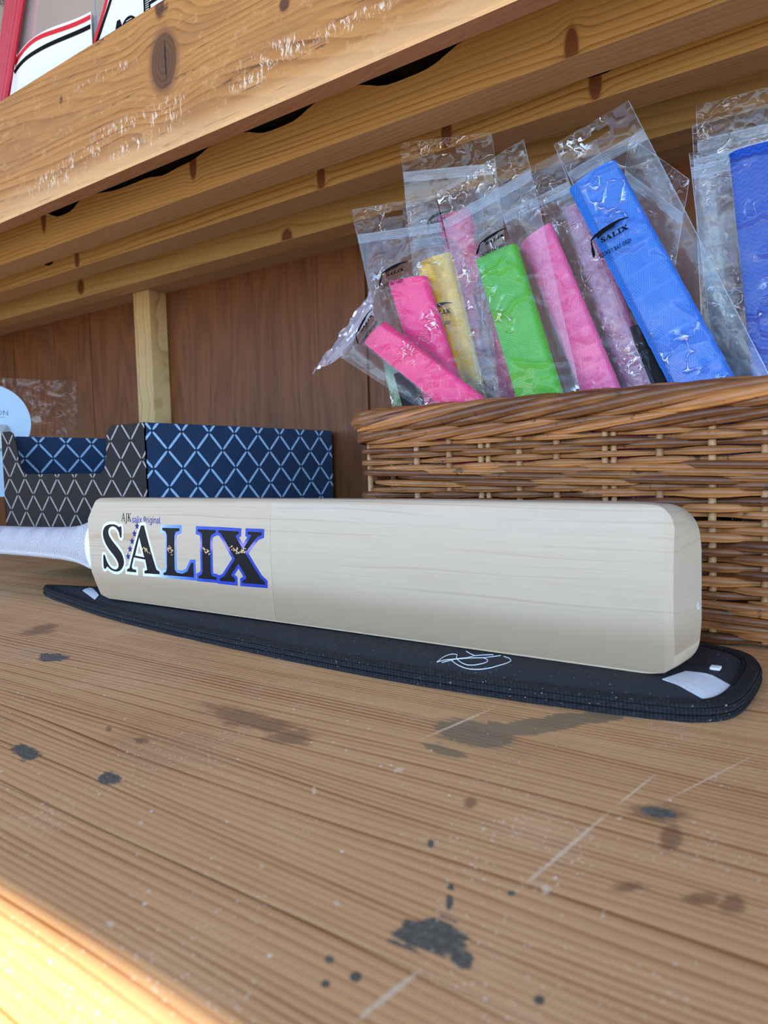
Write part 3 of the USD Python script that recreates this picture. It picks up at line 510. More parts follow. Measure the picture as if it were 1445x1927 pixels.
def text_to(t, o, e1, width, flat=True):
    """fit text mesh: starts at o (x,z), runs along e1 for width; returns 2-D mesh vertices"""
    v = np.array(t.vertices); w = v[:, 0].max() - v[:, 0].min(); s = width / w
    e1 = np.array(e1, float); e1 /= np.linalg.norm(e1); e2 = np.array([-e1[1], e1[0]])
    p = np.array(o) + ((v[:, 0:1] - v[:, 0].min()) * s) * e1 + (v[:, 1:2] * s) * e2
    return p, v[:, 2], t.faces
def face_text(txt, o, e, width, mat, stretch=1.0, bold=False):
    t = flat_text(txt, .005, bold); v = np.array(t.vertices); v[:, 1] *= stretch; t = trimesh.Trimesh(v, t.faces, process=False)
    p, zt, f = text_to(t, o, e, width)
    return trimesh.Trimesh(np.stack([p[:, 0], face_y(p[:, 1]) - .0001 - zt, p[:, 1]], 1), f, process=False)
e_t = np.array(TXT[3]) - np.array(TXT[0])
# small serif AJK, hand drawn on a unit grid
def ser(segs, w=.10): return unary_union([LineString(s_).buffer(w_ / 2, cap_style=2) for s_, w_ in segs])
Aj = ser([([(0, 0), (.33, 1)], .06), ([(.33, 1), (.68, 0)], .13), ([(.12, .36), (.55, .36)], .06), ([(-.08, .02), (.14, .02)], .05), ([(.5, .02), (.82, .02)], .05)])
Jj = ser([([(.2, 1), (.2, .05), (.12, -.18), (-.05, -.22)], .13), ([(.02, .98), (.38, .98)], .05)])
Kj = ser([([(.1, 0), (.1, 1)], .13), ([(.1, .42), (.62, 1)], .06), ([(.28, .55), (.7, 0)], .13), ([(-.06, .02), (.26, .02)], .05), ([(-.06, .98), (.26, .98)], .05), ([(.5, .98), (.78, .98)], .05), ([(.52, .02), (.88, .02)], .05)])
ajk = unary_union([Aj, affinity.translate(Jj, .95, 0), affinity.translate(Kj, 1.5, 0)])
s_ = np.linalg.norm(np.array(TXT[1]) - np.array(TXT[0])) / 2.42
ajk = affinity.translate(affinity.scale(ajk, s_, s_ * 1.25, origin=(0, 0)), TXT[0][0], TXT[0][1] + .0004)
part(BT, 'lettering', on_face(ajk), M['ink'], 'small black letters AJK')
part(BT, 'lettering', face_text('salix \u00aeriginal', TXT[2], e_t, np.linalg.norm(np.array(TXT[3]) - np.array(TXT[2])), M['navy_ink'], 1.15), M['navy_ink'], 'small blue words salix \u00aeriginal')
# clear scuff sheet from x=-.441 to the toe
def face_patch(x0, x1, z0, z1, lift):
    xs, zs = np.linspace(x0, x1, 30), np.linspace(z0, z1, 40); X, Z = np.meshgrid(xs, zs, indexing='ij')
    Z = Z + (-.4 - X) * .004
    v = np.stack([X, face_y(Z, X) - lift, Z], -1).reshape(-1, 3); f = []
    for i in range(29):
        for j in range(39):
            a = i * 40 + j; f += [(a, a + 40, a + 41), (a, a + 41, a + 1)]
    return trimesh.Trimesh(v, f, process=False)
M['facing'] = mk_film('facing_film', haze=.015, tint=(.8, .74, .64), rough=.3, gain=.3, bstr=0.0, crease=0.0)
M['edge'] = mk_plain('film_edge', (.60, .53, .42), .4, .3)
part(BT, 'facing_sheet', face_patch(-.4405, -.1080, .0165, .1210, .0002), M['facing'], 'clear protective sheet over the lower face')
part(BT, 'sheet_edge', cat_([face_patch(-.4408, -.4404, .0165, .1200, .0003)]), M['edge'], 'thin pale edge of the protective sheet')
# toe plug
tp = trimesh.creation.icosphere(2, .0036); tp.apply_scale([.45, 1, 1]); tp.apply_translation([-.0945, .4855, .0555])
M['plug'] = mk_plain('toe_plug', (.50, .50, .47), .12, .6)
part(BT, 'toe_plug', tp, M['plug'], 'small clear plug in the toe', smooth=True)
# handle grip: lathe about an axis running to -x
hx = np.array([0, .012, .02, .03, .045, .06, .075, .095, .14, .20, .26, .32])
hr = np.array([.0305, .0300, .0285, .0250, .0222, .0206, .0199, .0193, .0186, .0184, .0182, .0181])
N_, SN = 160, 48
s = np.linspace(0, .32, N_); rr = np.interp(s, hx, hr); rr = np.convolve(np.pad(rr, 4, 'edge'), np.ones(9) / 9, 'valid')
th = np.linspace(0, 2 * np.pi, SN + 1)
axis_z = .0715 + (.070 - .0715) * 0 + .0005 * 0
cz = np.interp(s, [0, .32], [.0710, .0705]); cyv = np.interp(s, [0, .32], [.476, .470])
X = -.7175 - s[:, None] + 0 * th; Y = cyv[:, None] + rr[:, None] * np.cos(th) * np.interp(s, [0, .06], [.62, .96])[:, None]; Z = cz[:, None] + rr[:, None] * np.sin(th)
hv = np.stack([X, Y, Z], -1).reshape(-1, 3); hf = []
for i in range(N_ - 1):
    for j in range(SN):
        a = i * (SN + 1) + j; hf += [(a, a + 1, a + SN + 2), (a, a + SN + 2, a + SN + 1)]
uvg = np.stack([(th[None] * .0187 + 0 * s[:, None]), (s[:, None] + 0 * th[None])], -1).reshape(-1, 2)
g = Graph(); u, v, _ = g.sep(g.uv())
blk = .0195
fl = g.m('subtract', g.m('multiply', g.m('less_than', g.m('modulo', v, 2 * blk), blk), 2.0), 1.0)
ph = g.m('add', g.m('multiply', u, fl), g.m('multiply', v, 1.0))
sn = g.m('multiply_add', g.m('sine', g.m('multiply', ph, 2 * math.pi / .0027)), .5, .5)
M['grip_white'] = g.done('white_rubber', g.pbr(base_color=g.mix(g.lin(fl, -1, 1, 0, .16), g.mix(sn, (.28, .28, .36), (.80, .79, .83)), (.42, .42, .49)), roughness=.5, normal=g('bump', height=sn, strength=.9, distance=.0008)))
gp = part(BT, 'handle_grip', (hv, np.array(hf)), M['grip_white'], 'white ribbed rubber handle grip', smooth=True, uv=uvg)
M['white'] = mk_plain('white_rubber_plain', (.84, .88, .92), .35, .5)
for q, (x, r_) in enumerate([(-.7165, .0312), (-.7200, .0308), (-.7235, .0300)]):
    a = np.linspace(0, 2 * np.pi, 60)
    pts = np.stack([np.full(60, x), .476 + r_ * .64 * np.cos(a), .0710 + r_ * np.sin(a)], 1)
    part(gp, 'end_ring', tube(pts, .0021, 8, False), M['white'], smooth=True)

# ------------------------------------------------------------------ bat case
CS = thing('bat_case', 'black fabric bat cover lying flat under the bat with white embroidery', 'bat cover', (-.45, .5, 0))
cp = [(-.903, .503), (-.86, .482), (-.7725, .4616), (-.6621, .4362), (-.5296, .4187), (-.3919, .4068), (-.285, .4017), (-.2109, .4037), (-.1431, .4095), (-.0975, .416), (-.076, .4245), (-.0635, .443), (-.0605, .49), (-.0622, .535), (-.074, .562), (-.100, .575), (-.13, .577), (-.3, .583), (-.5, .578), (-.7, .552), (-.82, .524), (-.875, .513)]
cpoly = smoothpoly(cp, 3)
def layered(poly, z0, z1, r, n=4):
    """soft-edged slab: stacked contour rings"""
    ms = []
    for k in range(n):
        t0, t1 = k / n, (k + 1) / n; tm = (t0 + t1) / 2
        ins = r * (1 - math.sqrt(max(0, 1 - (2 * tm - 1) ** 2)))
        q = extr(poly.buffer(-ins), (z1 - z0) / n); q.apply_translation([0, 0, z0 + (z1 - z0) * t0]); ms.append(q)
    return cat_(ms)
part(CS, 'zip_tape', layered(cpoly, 0, .0036, .0016), M['tape'], 'lower zip tape around the edge')
part(CS, 'zip_groove', extr(cpoly.buffer(-.0022), .0080), M['ink'], 'black recess between the zip tapes')
ring = cpoly.buffer(-.0002).difference(cpoly.buffer(-.011))
up = layered(ring, .0044, .0080, .0012, 3); part(CS, 'zip_tape', up, M['tape'], 'upper zip tape around the edge')
def hpan(x, y):
    d = cpoly.exterior.distance(Point(x, y)); t = min(1, max(0, (d - .004) / .026)); return .0078 + .0055 * t * t * (3 - 2 * t)
outer = np.array(cpoly.buffer(-.004).exterior.segmentize(.006).coords)[:-1]; rings = [outer]
for dd_ in (.008, .012, .017, .022, .027, .031):
    q = cpoly.buffer(-dd_).exterior; rings.append(np.array([q.interpolate(q.project(Point(*p))).coords[0] for p in outer]))
K = len(outer); vv_ = np.vstack([np.c_[r_, [hpan(*p) for p in r_]] for r_ in rings]); ff_ = []
for i in range(len(rings) - 1):
    for j in range(K):
        a, b = i * K + j, i * K + (j + 1) % K; ff_ += [(a, a + K, b + K), (a, b + K, b)]
cap_ = extr(Polygon(rings[-1]).buffer(0), .0010); cap_.apply_translation([0, 0, .0123])
side_ = trimesh.Trimesh(vv_, np.array(ff_), process=False)
if side_.face_normals[:, 2].mean() < 0: side_.invert()
part(CS, 'cover_panel', cat_([side_, cap_]), M['fabric'], 'black woven panel under the bat', smooth=40)
rg = cpoly.buffer(-.0016).difference(cpoly.buffer(-.0100))
t = layered(rg, .0076, .0102, .002); part(CS, 'binding', t, M['tape'], 'raised woven binding')
for q, z in ((.0003, .0019), (.0003, .0061), (.0108, .0096)):
    co = np.array(cpoly.buffer(-q).exterior.coords)[:-1]; part(CS, 'binding_ridge', tube(np.c_[co, np.full(len(co), z)], .0007, 6, False), M['tape'])
def drape(pts, lift):
    q = Polygon(pts).buffer(0); tm = extr(q, .0004).subdivide().subdivide(); v = np.array(tm.vertices)
    v[:, 2] += np.array([hpan(x, y) for x, y in v[:, :2]]) + lift - .0003
    return trimesh.Trimesh(v, tm.faces, process=False)
part(CS, 'lining', drape(WIN, .0004), M['mesh'], 'white lining showing beside the toe')
part(CS, 'lining', drape(WIN2, .0004), M['mesh'], 'white lining showing by the shoulder')
st = []
for l in STITCH:
    p = np.c_[np.array(l), [hpan(*q) + .0004 for q in l]]; dd = np.r_[0, np.cumsum(np.linalg.norm(np.diff(p, axis=0), axis=1))]; p = np.stack([np.interp(np.linspace(0, dd[-1], 40), dd, p[:, q]) for q in range(3)], 1); p[1:-1] = .25 * p[:-2] + .5 * p[1:-1] + .25 * p[2:]; st.append(tube(p, .00026, 5))
part(CS, 'embroidery', cat_(st), M['thread'], 'white thread embroidery of a leaf', kind='stuff')
tg = bx(TAG[0][0], TAG[1][0], TAG[3][1] - .001, TAG[0][1] + .001, .0128, .0146, .0004)
part(CS, 'tag_pull', tg, M['thread'], 'tiny white tag end')

# ------------------------------------------------------------------ wicker basket
BK = thing('wicker_basket', 'brown woven wicker hamper holding the bagged grips', 'basket', (-.15, .74, 0))
bx0, bx1, by0, by1, cr = -.4565, .155, .6165, .862, .016
def loop(d=0.0, n=None):
    p = sbox(bx0, by0, bx1, by1).buffer(-cr).buffer(cr + d, quad_segs=8).exterior
    p = shapely.LineString(p.coords)
    return p
ring0 = loop(); Lr = ring0.length
# start of ring at front-left corner, direction along +x on the front
s0 = ring0.project(Point(bx0 + cr, by0))
ccw = np.array(ring0.interpolate(s0 + .05).coords[0])[0] > np.array(ring0.interpolate(s0).coords[0])[0]
def at(s, off=0.0):
    """point on the ring, off outwards"""
    sg = 1 if ccw else -1
    q = np.array(ring0.interpolate((s0 + sg * s) % Lr).coords[0]); e = np.array(ring0.interpolate((s0 + sg * (s + .0005)) % Lr).coords[0])
    tt = (e - q) / np.linalg.norm(e - q); nn = np.array([tt[1], -tt[0]])
    return q + nn * off
FRONT = bx1 - bx0 - 2 * cr
stk = [x - (bx0 + cr) for x in STAKE if x > bx0 + cr] 
sx = stk[-1]
while sx + .042 < FRONT: sx += .042; stk.append(sx)
while sx + .045 < Lr - .02: sx += .045; stk.append(sx)
stk = [s for s in stk if s > .012]; NS = len(stk)
def stake_phase(s):
    xs_ = np.array([stk[-1] - Lr] + stk + [stk[0] + Lr]); return np.interp(s % Lr, xs_, np.arange(NS + 2) - 1)
FL = lambda z: .004 + .010 * (z / .2) ** 2 * 0
for i, s in enumerate(stk):
    p = at(s); z1 = .186
    rows = cat_([tube(np.array([[*at(s + dx, -.0008), z] for z in np.linspace(.004, z1, 6)]), r_, 7) for dx, r_ in (((0, .0032),) if i % 3 != 2 else ((-.0018, .0029), (.0060, .0025)))])
    part(BK, 'stake', rows, M['stake'], smooth=True)
rng = np.random.default_rng(11)
def weaver(s_a, s_b, z, par, amp=.0046, r=.0033, step=.006, taper=True, dz=0.0):
    n = max(8, int((s_b - s_a) / step)); ss = np.linspace(s_a, s_b, n)
    ph = np.array([stake_phase(s) for s in ss])
    off = amp * np.cos(np.pi * ph) * (1 if par else -1)
    off = np.tanh(off / amp * 1.4) * amp
    pts = np.array([[*at(s, o), z + dz * ((s - s_a) / (s_b - s_a) - .5)] for s, o in zip(ss, off)])
    rad = r * (1.02 + .20 * off / amp) * (1 + .12 * np.sin(np.linspace(0, 5, n) + rng.uniform(0, 6)))
    if taper:
        k = np.linspace(0, 1, n); rad *= np.clip(.55 + 3.0 * np.minimum(k, 1 - k), .55, 1)
    return tube(pts, rad, 7)
z = .0045; row = 0
zrows = []
while z < .178:
    wale = (.012 < z < .035) or (.132 < z < .147)
    zrows.append((z, wale)); z += .0059 if not wale else .0056
for row, (z, wale) in enumerate(zrows):
    if wale:      # waling: thick strands passing in front of two stakes, overlapping
        cuts = np.arange(-.03 + (row % 3) * .03, FRONT + .02, .082)
        for a in cuts:
            n = 26; k = np.linspace(0, 1, n); ss = a + k * .118
            off = -.004 + .0105 * np.sin(np.pi * np.clip(k, 0, 1)) ** .6
            pts = np.array([[*at(s, o), z + .0038 * (k_ - .5) * (-1)] for s, o, k_ in zip(ss, off, k)])
            part(BK, 'waling_rod', tube(pts, .0034 * np.clip(.6 + 2 * np.minimum(k, 1 - k), .6, 1), 7), M['wick' if rng.random() < .6 else 'wickd'], smooth=True)
        part(BK, 'side_weaver', weaver(FRONT + .02, Lr - .03, z, row % 2), M['wickd'], smooth=True)
        continue
    c1 = rng.uniform(.18, .32)
    zz_ = z + rng.normal(0, .0004)
    rr_ = .0033 * rng.uniform(.88, 1.12)
    part(BK, 'weaver', weaver(-.045, c1 + .02, zz_, row % 2, r=rr_, dz=rng.normal(0, .0012)), M['wick'], smooth=True)
    part(BK, 'weaver', weaver(c1 - .02, FRONT + .03, zz_ + .0006, row % 2, r=rr_, dz=rng.normal(0, .0012)), M['wick'], smooth=True)
    part(BK, 'side_weaver', weaver(FRONT + .01, Lr - .03, zz_, row % 2), M['wickd'], smooth=True)
# border: two ropes of long twisted rods
def rope(zc, R, rr, pitch, phase, off0, count, mat, name, s_a=-.02, s_b=None, length=.20):
    s_b = Lr - .02 if s_b is None else s_b
    step = pitch / count
    a = s_a - pitch * .3
    while a < s_b:
        n = 26; k = np.linspace(0, 1, n); ss = a + k * length
        th_ = -math.pi * .62 + k * math.pi * 1.25       # passes below-back, over the front, up to the top-back
        pts = np.array([[*at(s, off0 + R * math.cos(t)), zc + R * math.sin(t) * .95] for s, t in zip(ss, th_)])
        rad = rr * rng.uniform(.9, 1.1) * np.clip(.5 + 2.6 * np.minimum(k, 1 - k), .5, 1)
        part(BK, name, tube(pts, rad, 8), M[mat] if rng.random() < .7 else M['wickd'], smooth=True)
        a += step * rng.uniform(.9, 1.1)
rope(.1995, .0082, .0049, .20, 0, .0045, 4, 'wick', 'border_rod')
rope(.1832, .0052, .0039, .16, 0, .0030, 3, 'wick', 'upper_waling_rod', length=.15)
for i, s in enumerate(np.arange(.0, Lr - .02, .052)):
    n = 12; k = np.linspace(0, 1, n)
    pts = np.array([[*at(s + k_ * .058, -.004 + .003 * k_), .2075 + .0020 * math.sin(math.pi * k_) - (.012 * max(0, .12 - k_) / .12)] for k_ in k])
    part(BK, 'border_end', tube(pts, .0042 * np.clip(.7 + 2 * np.minimum(k, 1 - k), .7, 1), 7), M['wick'], smooth=True)
part(BK, 'base_mat', bx(bx0 + .006, bx1 - .006, by0 + .006, by1 - .006, .001, .006), M['wickd'])

# ------------------------------------------------------------------ rubber grips
def nrm(v): v = np.asarray(v, float); return v / np.linalg.norm(v)
def plane_n(k): return nrm((0, -1, k))
COL = dict(pink1=(.98, .06, .25), pink2=(.98, .06, .27), yellow=(.95, .63, .002), back=(.62, .05, .17), green=(.085, .46, .022), pinkr=(.95, .15, .40), mauve=(.55, .16, .36), blacka=(.012, .012, .014), blackb=(.012, .012, .016), blackc=(.012, .012, .014), blue=(.014, .17, .70), navy=(.003, .060, .42), greenb=(.022, .12, .008))
GK = dict(pink1=('chevron', .0023, .046, .62), pink2=('chevron', .0023, .043, .62), yellow=('chevron', .0024, .048, .62), back=('chevron', .0022, .04, .6), green=('chevron', .0024, .032, .75), pinkr=('blocks', .0022, .018, 1), mauve=('blocks', .0022, .018, 1), blue=('blocks', .0026, .0205, 1), navy=('wave', .0040, .02, 1))
GLAB = dict(
    pink1='hot pink ribbed bat grip lying tilted at the left end of the basket', pink2='hot pink chevron bat grip standing upright left of the yellow one',
    yellow='yellow chevron bat grip between the pink and green ones', back='dark pink bat grip standing behind the yellow one',
    green='bright green chevron bat grip standing in the basket', pinkr='pale pink banded bat grip standing right of the green one',
    mauve='dull mauve bat grip half hidden between pale pink and light blue grips', blacka='black bat grip peeking between green and pale pink grips',
    blackb='black bat grip peeking out left of the light blue grip', blue='wide light blue banded bat grip leaning in the basket',
    navy='dark blue wavy ribbed bat grip at the right edge', greenb='green bat grip end showing below the tilted pink grip', blackc='black bat grip end below the tilted pink grip')
GI = {}
def grip_grid(c, across, down, n, w, th, L, slant, bands=0, nU=56, nV=150, taper=.06):
    t = np.linspace(0, 2 * np.pi, nU + 1)
    ex = 2 / 2.2
    ux = np.sign(np.cos(t)) * np.abs(np.cos(t)) ** ex; nx = np.sign(np.sin(t)) * np.abs(np.sin(t)) ** ex
    V = np.linspace(0, L, nV); vs, us, hs = [], [], []
    P = []
    for v in V:
        s = 1 + taper * v / L
        if bands: s *= 1 + .022 * ((v / bands) % 1.0) - .01
        lip = 1 + .05 * math.exp(-(v / .002) ** 2)
        P.append(c + across * (ux[:, None] * w / 2 * s) + n * (nx[:, None] * th / 2 * s * lip) + down * (v + slant * ux[:, None] * w / 2 * math.exp(-v / .05)))
    P = np.array(P); f = []
    for i in range(nV - 1):
        for j in range(nU):
            a = i * (nU + 1) + j; f += [(a, a + nU + 1, a + nU + 2), (a, a + nU + 2, a + 1)]
    arc = np.r_[0, np.cumsum(np.hypot(np.diff(ux * w / 2), np.diff(nx * th / 2)))]
    front = arc[nU // 4]
    uv = np.stack([np.broadcast_to(arc - front, (nV, nU + 1)), np.broadcast_to(V[:, None], (nV, nU + 1))], -1).reshape(-1, 2)
    return P.reshape(-1, 3), np.array(f)[:, ::-1], uv, P[0]
for name, y0, k, TL, TR, BC in GRIP:
    TL, TR, BC = map(np.array, (TL, TR, BC)); n = plane_n(k); c = (TL + TR) / 2
    down = nrm(BC - c); across = nrm(np.cross(down, n)); across = across if across[0] > 0 else -across
    w = abs((TR - TL) @ across); slant = ((TR - TL) @ down) / w
    short = name in ('greenb', 'blackc')
    L = .10 if short else min(.292, (c[2] - .02) / max(.05, -down[2]))
    th = min(.023, w * .42)
    GI[name] = (c, across, down, n, w, th, L)
    if name in GK:
        kd, pit, blk, sl = GK[name]
        mat = mk_grip('rubber_' + name, COL[name], pit, blk, sl, kd, rough=.40)
    else: mat = mk_plain('rubber_' + name, COL[name], .5, .12)
    v, f, uv, rim = grip_grid(c, across, down, n, w, th, L, slant, bands={'blue': .0205, 'pinkr': .018, 'mauve': .018}.get(name, 0), nV=60 if short else 220)
    G_ = thing('bat_grip', GLAB[name], 'bat grip', c + down * L, group='rubber bat grips in the wicker basket')
    part(G_, 'sleeve', (v, f), mat, smooth=True, uv=uv)
    m_ = rim[:-1]; ins = m_ * .80 + m_.mean(0) * .20 + down * .002
    bt = ins + down * .012
    K = len(m_); ff = []
    for j in range(K):
        a, b = j, (j + 1) % K
        ff += [(a, K + a, K + b), (a, K + b, b), (K + a, 2 * K + a, 2 * K + b), (K + a, 2 * K + b, K + b), (3 * K, 2 * K + b, 2 * K + a)]
    part(G_, 'open_end', (np.vstack([m_, ins, bt, bt.mean(0)]), np.array(ff)), mk_plain('rubber_end_' + name, tuple(.8 * x for x in COL[name]), .5, .4), smooth=30)

# ------------------------------------------------------------------ clear bags
BLAB = dict(
    pink2='clear zip bag with slotted header around the upright hot pink grip', yellow='clear zip bag around the yellow grip',
    back='clear zip bag standing tallest at the back left of the basket', green='clear zip bag with crinkled header around the green grip',
    pinkr='clear zip bag around the pale pink grip right of the green one', mauve='clear zip bag around the dull mauve grip',
    blue='large clear zip bag around the light blue grip, tallest in the middle', behind='clear bag with a corner sticking out behind the light blue grip',
    navy='clear zip bag at the right edge around the dark blue grip', navyb='clear bag with round hang hole behind the dark blue grip bag',
    navyc='rearmost clear bag top at the upper right of the basket')
letter_u = {}
xs_all = np.array([p for k in 'SALIX' for p in LET[k]])
lx0, lx1, lz0 = xs_all[:, 0].min(), xs_all[:, 0].max(), np.array(LET['I'])[:, 1].min()
sal = unary_union([affinity.scale(affinity.translate(letters[k], -lx0, -lz0), 1 / (lx1 - lx0), .82 / (lx1 - lx0), origin=(0, 0)) for k in 'SALIX'])
def sheet(P, keep=None):
    nb, na = P.shape[:2]; f = []
    for i in range(nb - 1):
        for j in range(na - 1):
            if keep is not None and not keep[i, j]: continue
            a = i * na + j; f += [(a, a + na, a + na + 1), (a, a + na + 1, a + 1)]
    return P.reshape(-1, 3), np.array(f)
def wr(P, sc, seed): return meshkit.fbm(np.asarray(P) * sc + seed * 3.7, 3, seed) - .5
def crease(P, sc, seed): return np.abs(meshkit.fbm(np.asarray(P) * sc + seed * 5.1, 3, seed + 9) - .5)
for bi, row in enumerate(BAG + [['pink1', .640, 0] + BAG1]):
    name, y0, k, TL, TR, LB, RB = row; TL, TR, LB, RB = map(np.array, (TL, TR, LB, RB)); n = plane_n(k)
    zb = .03
    BL = TL + (LB - TL) * (TL[2] - zb) / (TL[2] - LB[2]); BR = TR + (RB - TR) * (TR[2] - zb) / (TR[2] - RB[2])
    BL = TL + (BL - TL) * min(1, .37 / np.linalg.norm(BL - TL)); BR = TR + (BR - TR) * min(1, .37 / np.linalg.norm(BR - TR))
    Ln = (np.linalg.norm(BL - TL) + np.linalg.norm(BR - TR)) / 2; Wd = np.linalg.norm(TR - TL)
    gi = GI.get({'navyb': None, 'navyc': None, 'behind': None}.get(name, name))
    def bulge(P, a=None, sgn=1, gi=gi, seed=bi):
        P = np.asarray(P, float); t = np.full(P.shape[:-1], .0012)
        if gi is not None:
            c, ac, dn, nn, w, th, L = gi
            q = P - c; d = np.abs(q @ ac) / (w / 2); s = q @ dn
            prof = np.clip(1 - np.maximum(d - .96, 0) / .75, 0, 1) ** 1.5
            prof = np.where(d < .96, 1, prof) * (lambda q_: q_ * q_ * (3 - 2 * q_))(np.clip((s + .026) / .026, 0, 1))
            t = t + (th / 2 * 1.17 + .0010) * prof
        if a is not None: t = t * np.clip(np.minimum(a, 1 - a) * 14, 0, 1)
        cr_ = crease(P, 26, seed + (5 if sgn > 0 else 0))
        return t + (.0014 * np.clip(.07 - cr_, 0, 1) / .07 + .0005 * wr(P, 60, seed)) * (1 if a is None else np.clip(np.minimum(a, 1 - a) * 10, 0, 1))
    warp = lambda P, seed=bi: .0050 * wr(P, 8, seed + 20) + .0011 * wr(P, 24, seed + 40)
    head = 0.0 if name == 'pink1' else .030 / Ln if name not in ('navy',) else .012 / Ln
    A, Bq = np.meshgrid(np.linspace(0, 1, 72), np.linspace(head, 1, 200))
    quad = lambda A, Bq: (TL * ((1 - A) * (1 - Bq))[..., None] + TR * (A * (1 - Bq))[..., None] + BL * ((1 - A) * Bq)[..., None] + BR * (A * Bq)[..., None])
    P = quad(A, Bq); wv_ = warp(P)
    hf_ = np.clip((P[..., 2] - .195) / .03, .0, 1)   # calm below the rim so that the film clears the wicker
    wv_ = wv_ * hf_
    T = thing('zip_bag', BLAB.get(name, 'clear zip bag with folded header painted lilac for sky sheen around the tilted pink grip'), 'plastic bag', (BL + BR) / 2, group='clear zip bags in the wicker basket')
    ends = np.clip((1 - Bq) * 30, 0, 1) * np.clip((Bq - head) * 60, .25, 1)
    Pf = P + n * (wv_ + bulge(P, A, 1) * ends)[..., None]; Pb = P + n * (wv_ - bulge(P, A, -1) * ends * .9)[..., None]
    part(T, 'front_film', sheet(Pf), M['film'], smooth=True)
    part(T, 'back_film', sheet(Pb), M['film'], smooth=True)
    if name != 'pink1':
        A2, B2 = np.meshgrid(np.linspace(0, 1, 110), np.linspace(0, head, 40 if head * Ln > .02 else 16))
        Ph = quad(A2, B2); Ph = Ph + n * (warp(Ph) + .0022 * (np.clip(.13 - crease(Ph, 40, bi), 0, 1) / .13))[..., None]
        ac_, bc_ = (A2[:-1, :-1] + A2[1:, 1:]) / 2, (B2[:-1, :-1] + B2[1:, 1:]) / 2
        xx, yy = (ac_ - .5) * Wd, bc_ * Ln - .0125
        slot = ((np.abs(xx) < .0125) & (np.abs(yy) < .0028)) | (xx ** 2 + (yy + .0025) ** 2 < .0034 ** 2)
        if name == 'navyb': slot = (xx - .004) ** 2 + (yy - .004) ** 2 < .0045 ** 2
        if name in ('navy', 'behind', 'navyc', 'yellow', 'mauve', 'pinkr'): slot = slot & False
        part(T, 'header', sheet(Ph, ~slot), M['headfilm'], smooth=True)
        rz = []
        for q, r_ in ((.0015, .0005), (.0036, .0006), (.0056, .0005), (.008, .0004)):
            aa = np.linspace(.01, .99, 50); L_ = quad(aa, np.full(50, head + q / Ln)); L_ = L_ + n * (warp(L_) + .0012)[:, None]; rz.append(tube(L_, r_, 6))
        part(T, 'zip_strip', cat_(rz), M['zip'], 'translucent zip strip', smooth=True)
        a3, b3 = np.meshgrid(np.linspace(.005, .995, 50), np.linspace(head - .0005, head + .0105 / Ln, 6)); Pz = quad(a3, b3); Pz = Pz + n * (warp(Pz) + .0010)[..., None]
        part(T, 'zip_band', sheet(Pz), M['zip'], smooth=True)
        for ca, cb in ((0, 0), (1, 1)):  # thin tubes added to mimic film edges catching light
            bb = np.linspace(0, 1, 90); L_ = quad(np.full(90, float(ca)), bb); wq = warp(L_) * np.where(bb > head, np.clip((L_[:, 2] - .195) / .03, 0, 1), 1)
            part(T, 'edge_seam', tube(L_ + n * wq[:, None], .00028, 4), M['zip'])
        aa = np.linspace(0, 1, 60); L_ = quad(aa, np.zeros(60)); part(T, 'edge_seam', tube(L_ + n * (warp(L_) + .0022 * (np.clip(.13 - crease(L_, 40, bi), 0, 1) / .13))[:, None], .00028, 4), M['zip'])
    else:
        h0, h1 = np.array(FLAP[0]), np.array(FLAP[1])
        A2, B2 = np.meshgrid(np.linspace(0, 1, 80), np.linspace(0, 1, 40))
        Ph = TL * ((1 - A2) * (1 - B2))[..., None] + TR * (A2 * (1 - B2))[..., None] + h0 * ((1 - A2) * B2)[..., None] + h1 * (A2 * B2)[..., None]
        n2 = nrm(np.cross(h1 - h0, h0 - TL)); n2 = n2 if n2[1] < 0 else -n2
        Ph = Ph + n2 * ((.004 * wr(Ph, 34, 71) + .004 * np.sin(A2 * 9) * (1 - B2) * .5 + .003 * np.clip(.12 - crease(Ph, 50, 3), 0, 1) / .12) * np.clip(B2 * 5, 0, 1))[..., None] + n * (warp(TL * ((1 - A2))[..., None] + TR * A2[..., None]) * np.clip(1 - B2 * 4, 0, 1))[..., None]
        part(T, 'header', sheet(Ph), M['flap'] if 'flap' in M else M.setdefault('flap', mk_film('flap_sky_film', haze=.42, tint=(.74, .68, .86), rough=.15, gain=2.5)), 'folded header flap, sky reflection painted as lilac', smooth=True)  # lilac tint stands for sky reflected in the clear film
        rz = []
        for q in (.18, .30, .42):
            aa = np.linspace(.02, .98, 40); L_ = (TL[None] * ((1 - aa) * (1 - q))[:, None] + TR * (aa * (1 - q))[:, None] + h0 * ((1 - aa) * q)[:, None] + h1 * (aa * q)[:, None]) + n2 * .0025
            rz.append(tube(L_, .0009, 6))
        part(T, 'zip_strip', cat_(rz), M['zip'], smooth=True)
    for pn, py0, pk, p0, p1 in PRINT:
        if pn != name: continue
        p0, p1 = np.array(p0), np.array(p1); u = p1 - p0; Lw = np.linalg.norm(u); u = u / Lw; vv = np.cross(u, n); vv = vv if vv[2] > 0 else -vv
        def place(mesh2, p0=p0, u=u, vv=vv, Lw=Lw):
            v = np.array(mesh2.vertices); Q = p0 + u * (v[:, :1] * Lw) + vv * (v[:, 1:2] * Lw)
            hq = np.clip((Q[:, 2] - .195) / .03, 0, 1)
            return trimesh.Trimesh(Q + n * (warp(Q) * hq + bulge(Q) + .0014 + v[:, 2])[:, None], mesh2.faces, process=False)
        part(T, 'logo_lettering', place(extr(sal.buffer(.006), .0001)), M['ink'], 'black word SALIX')
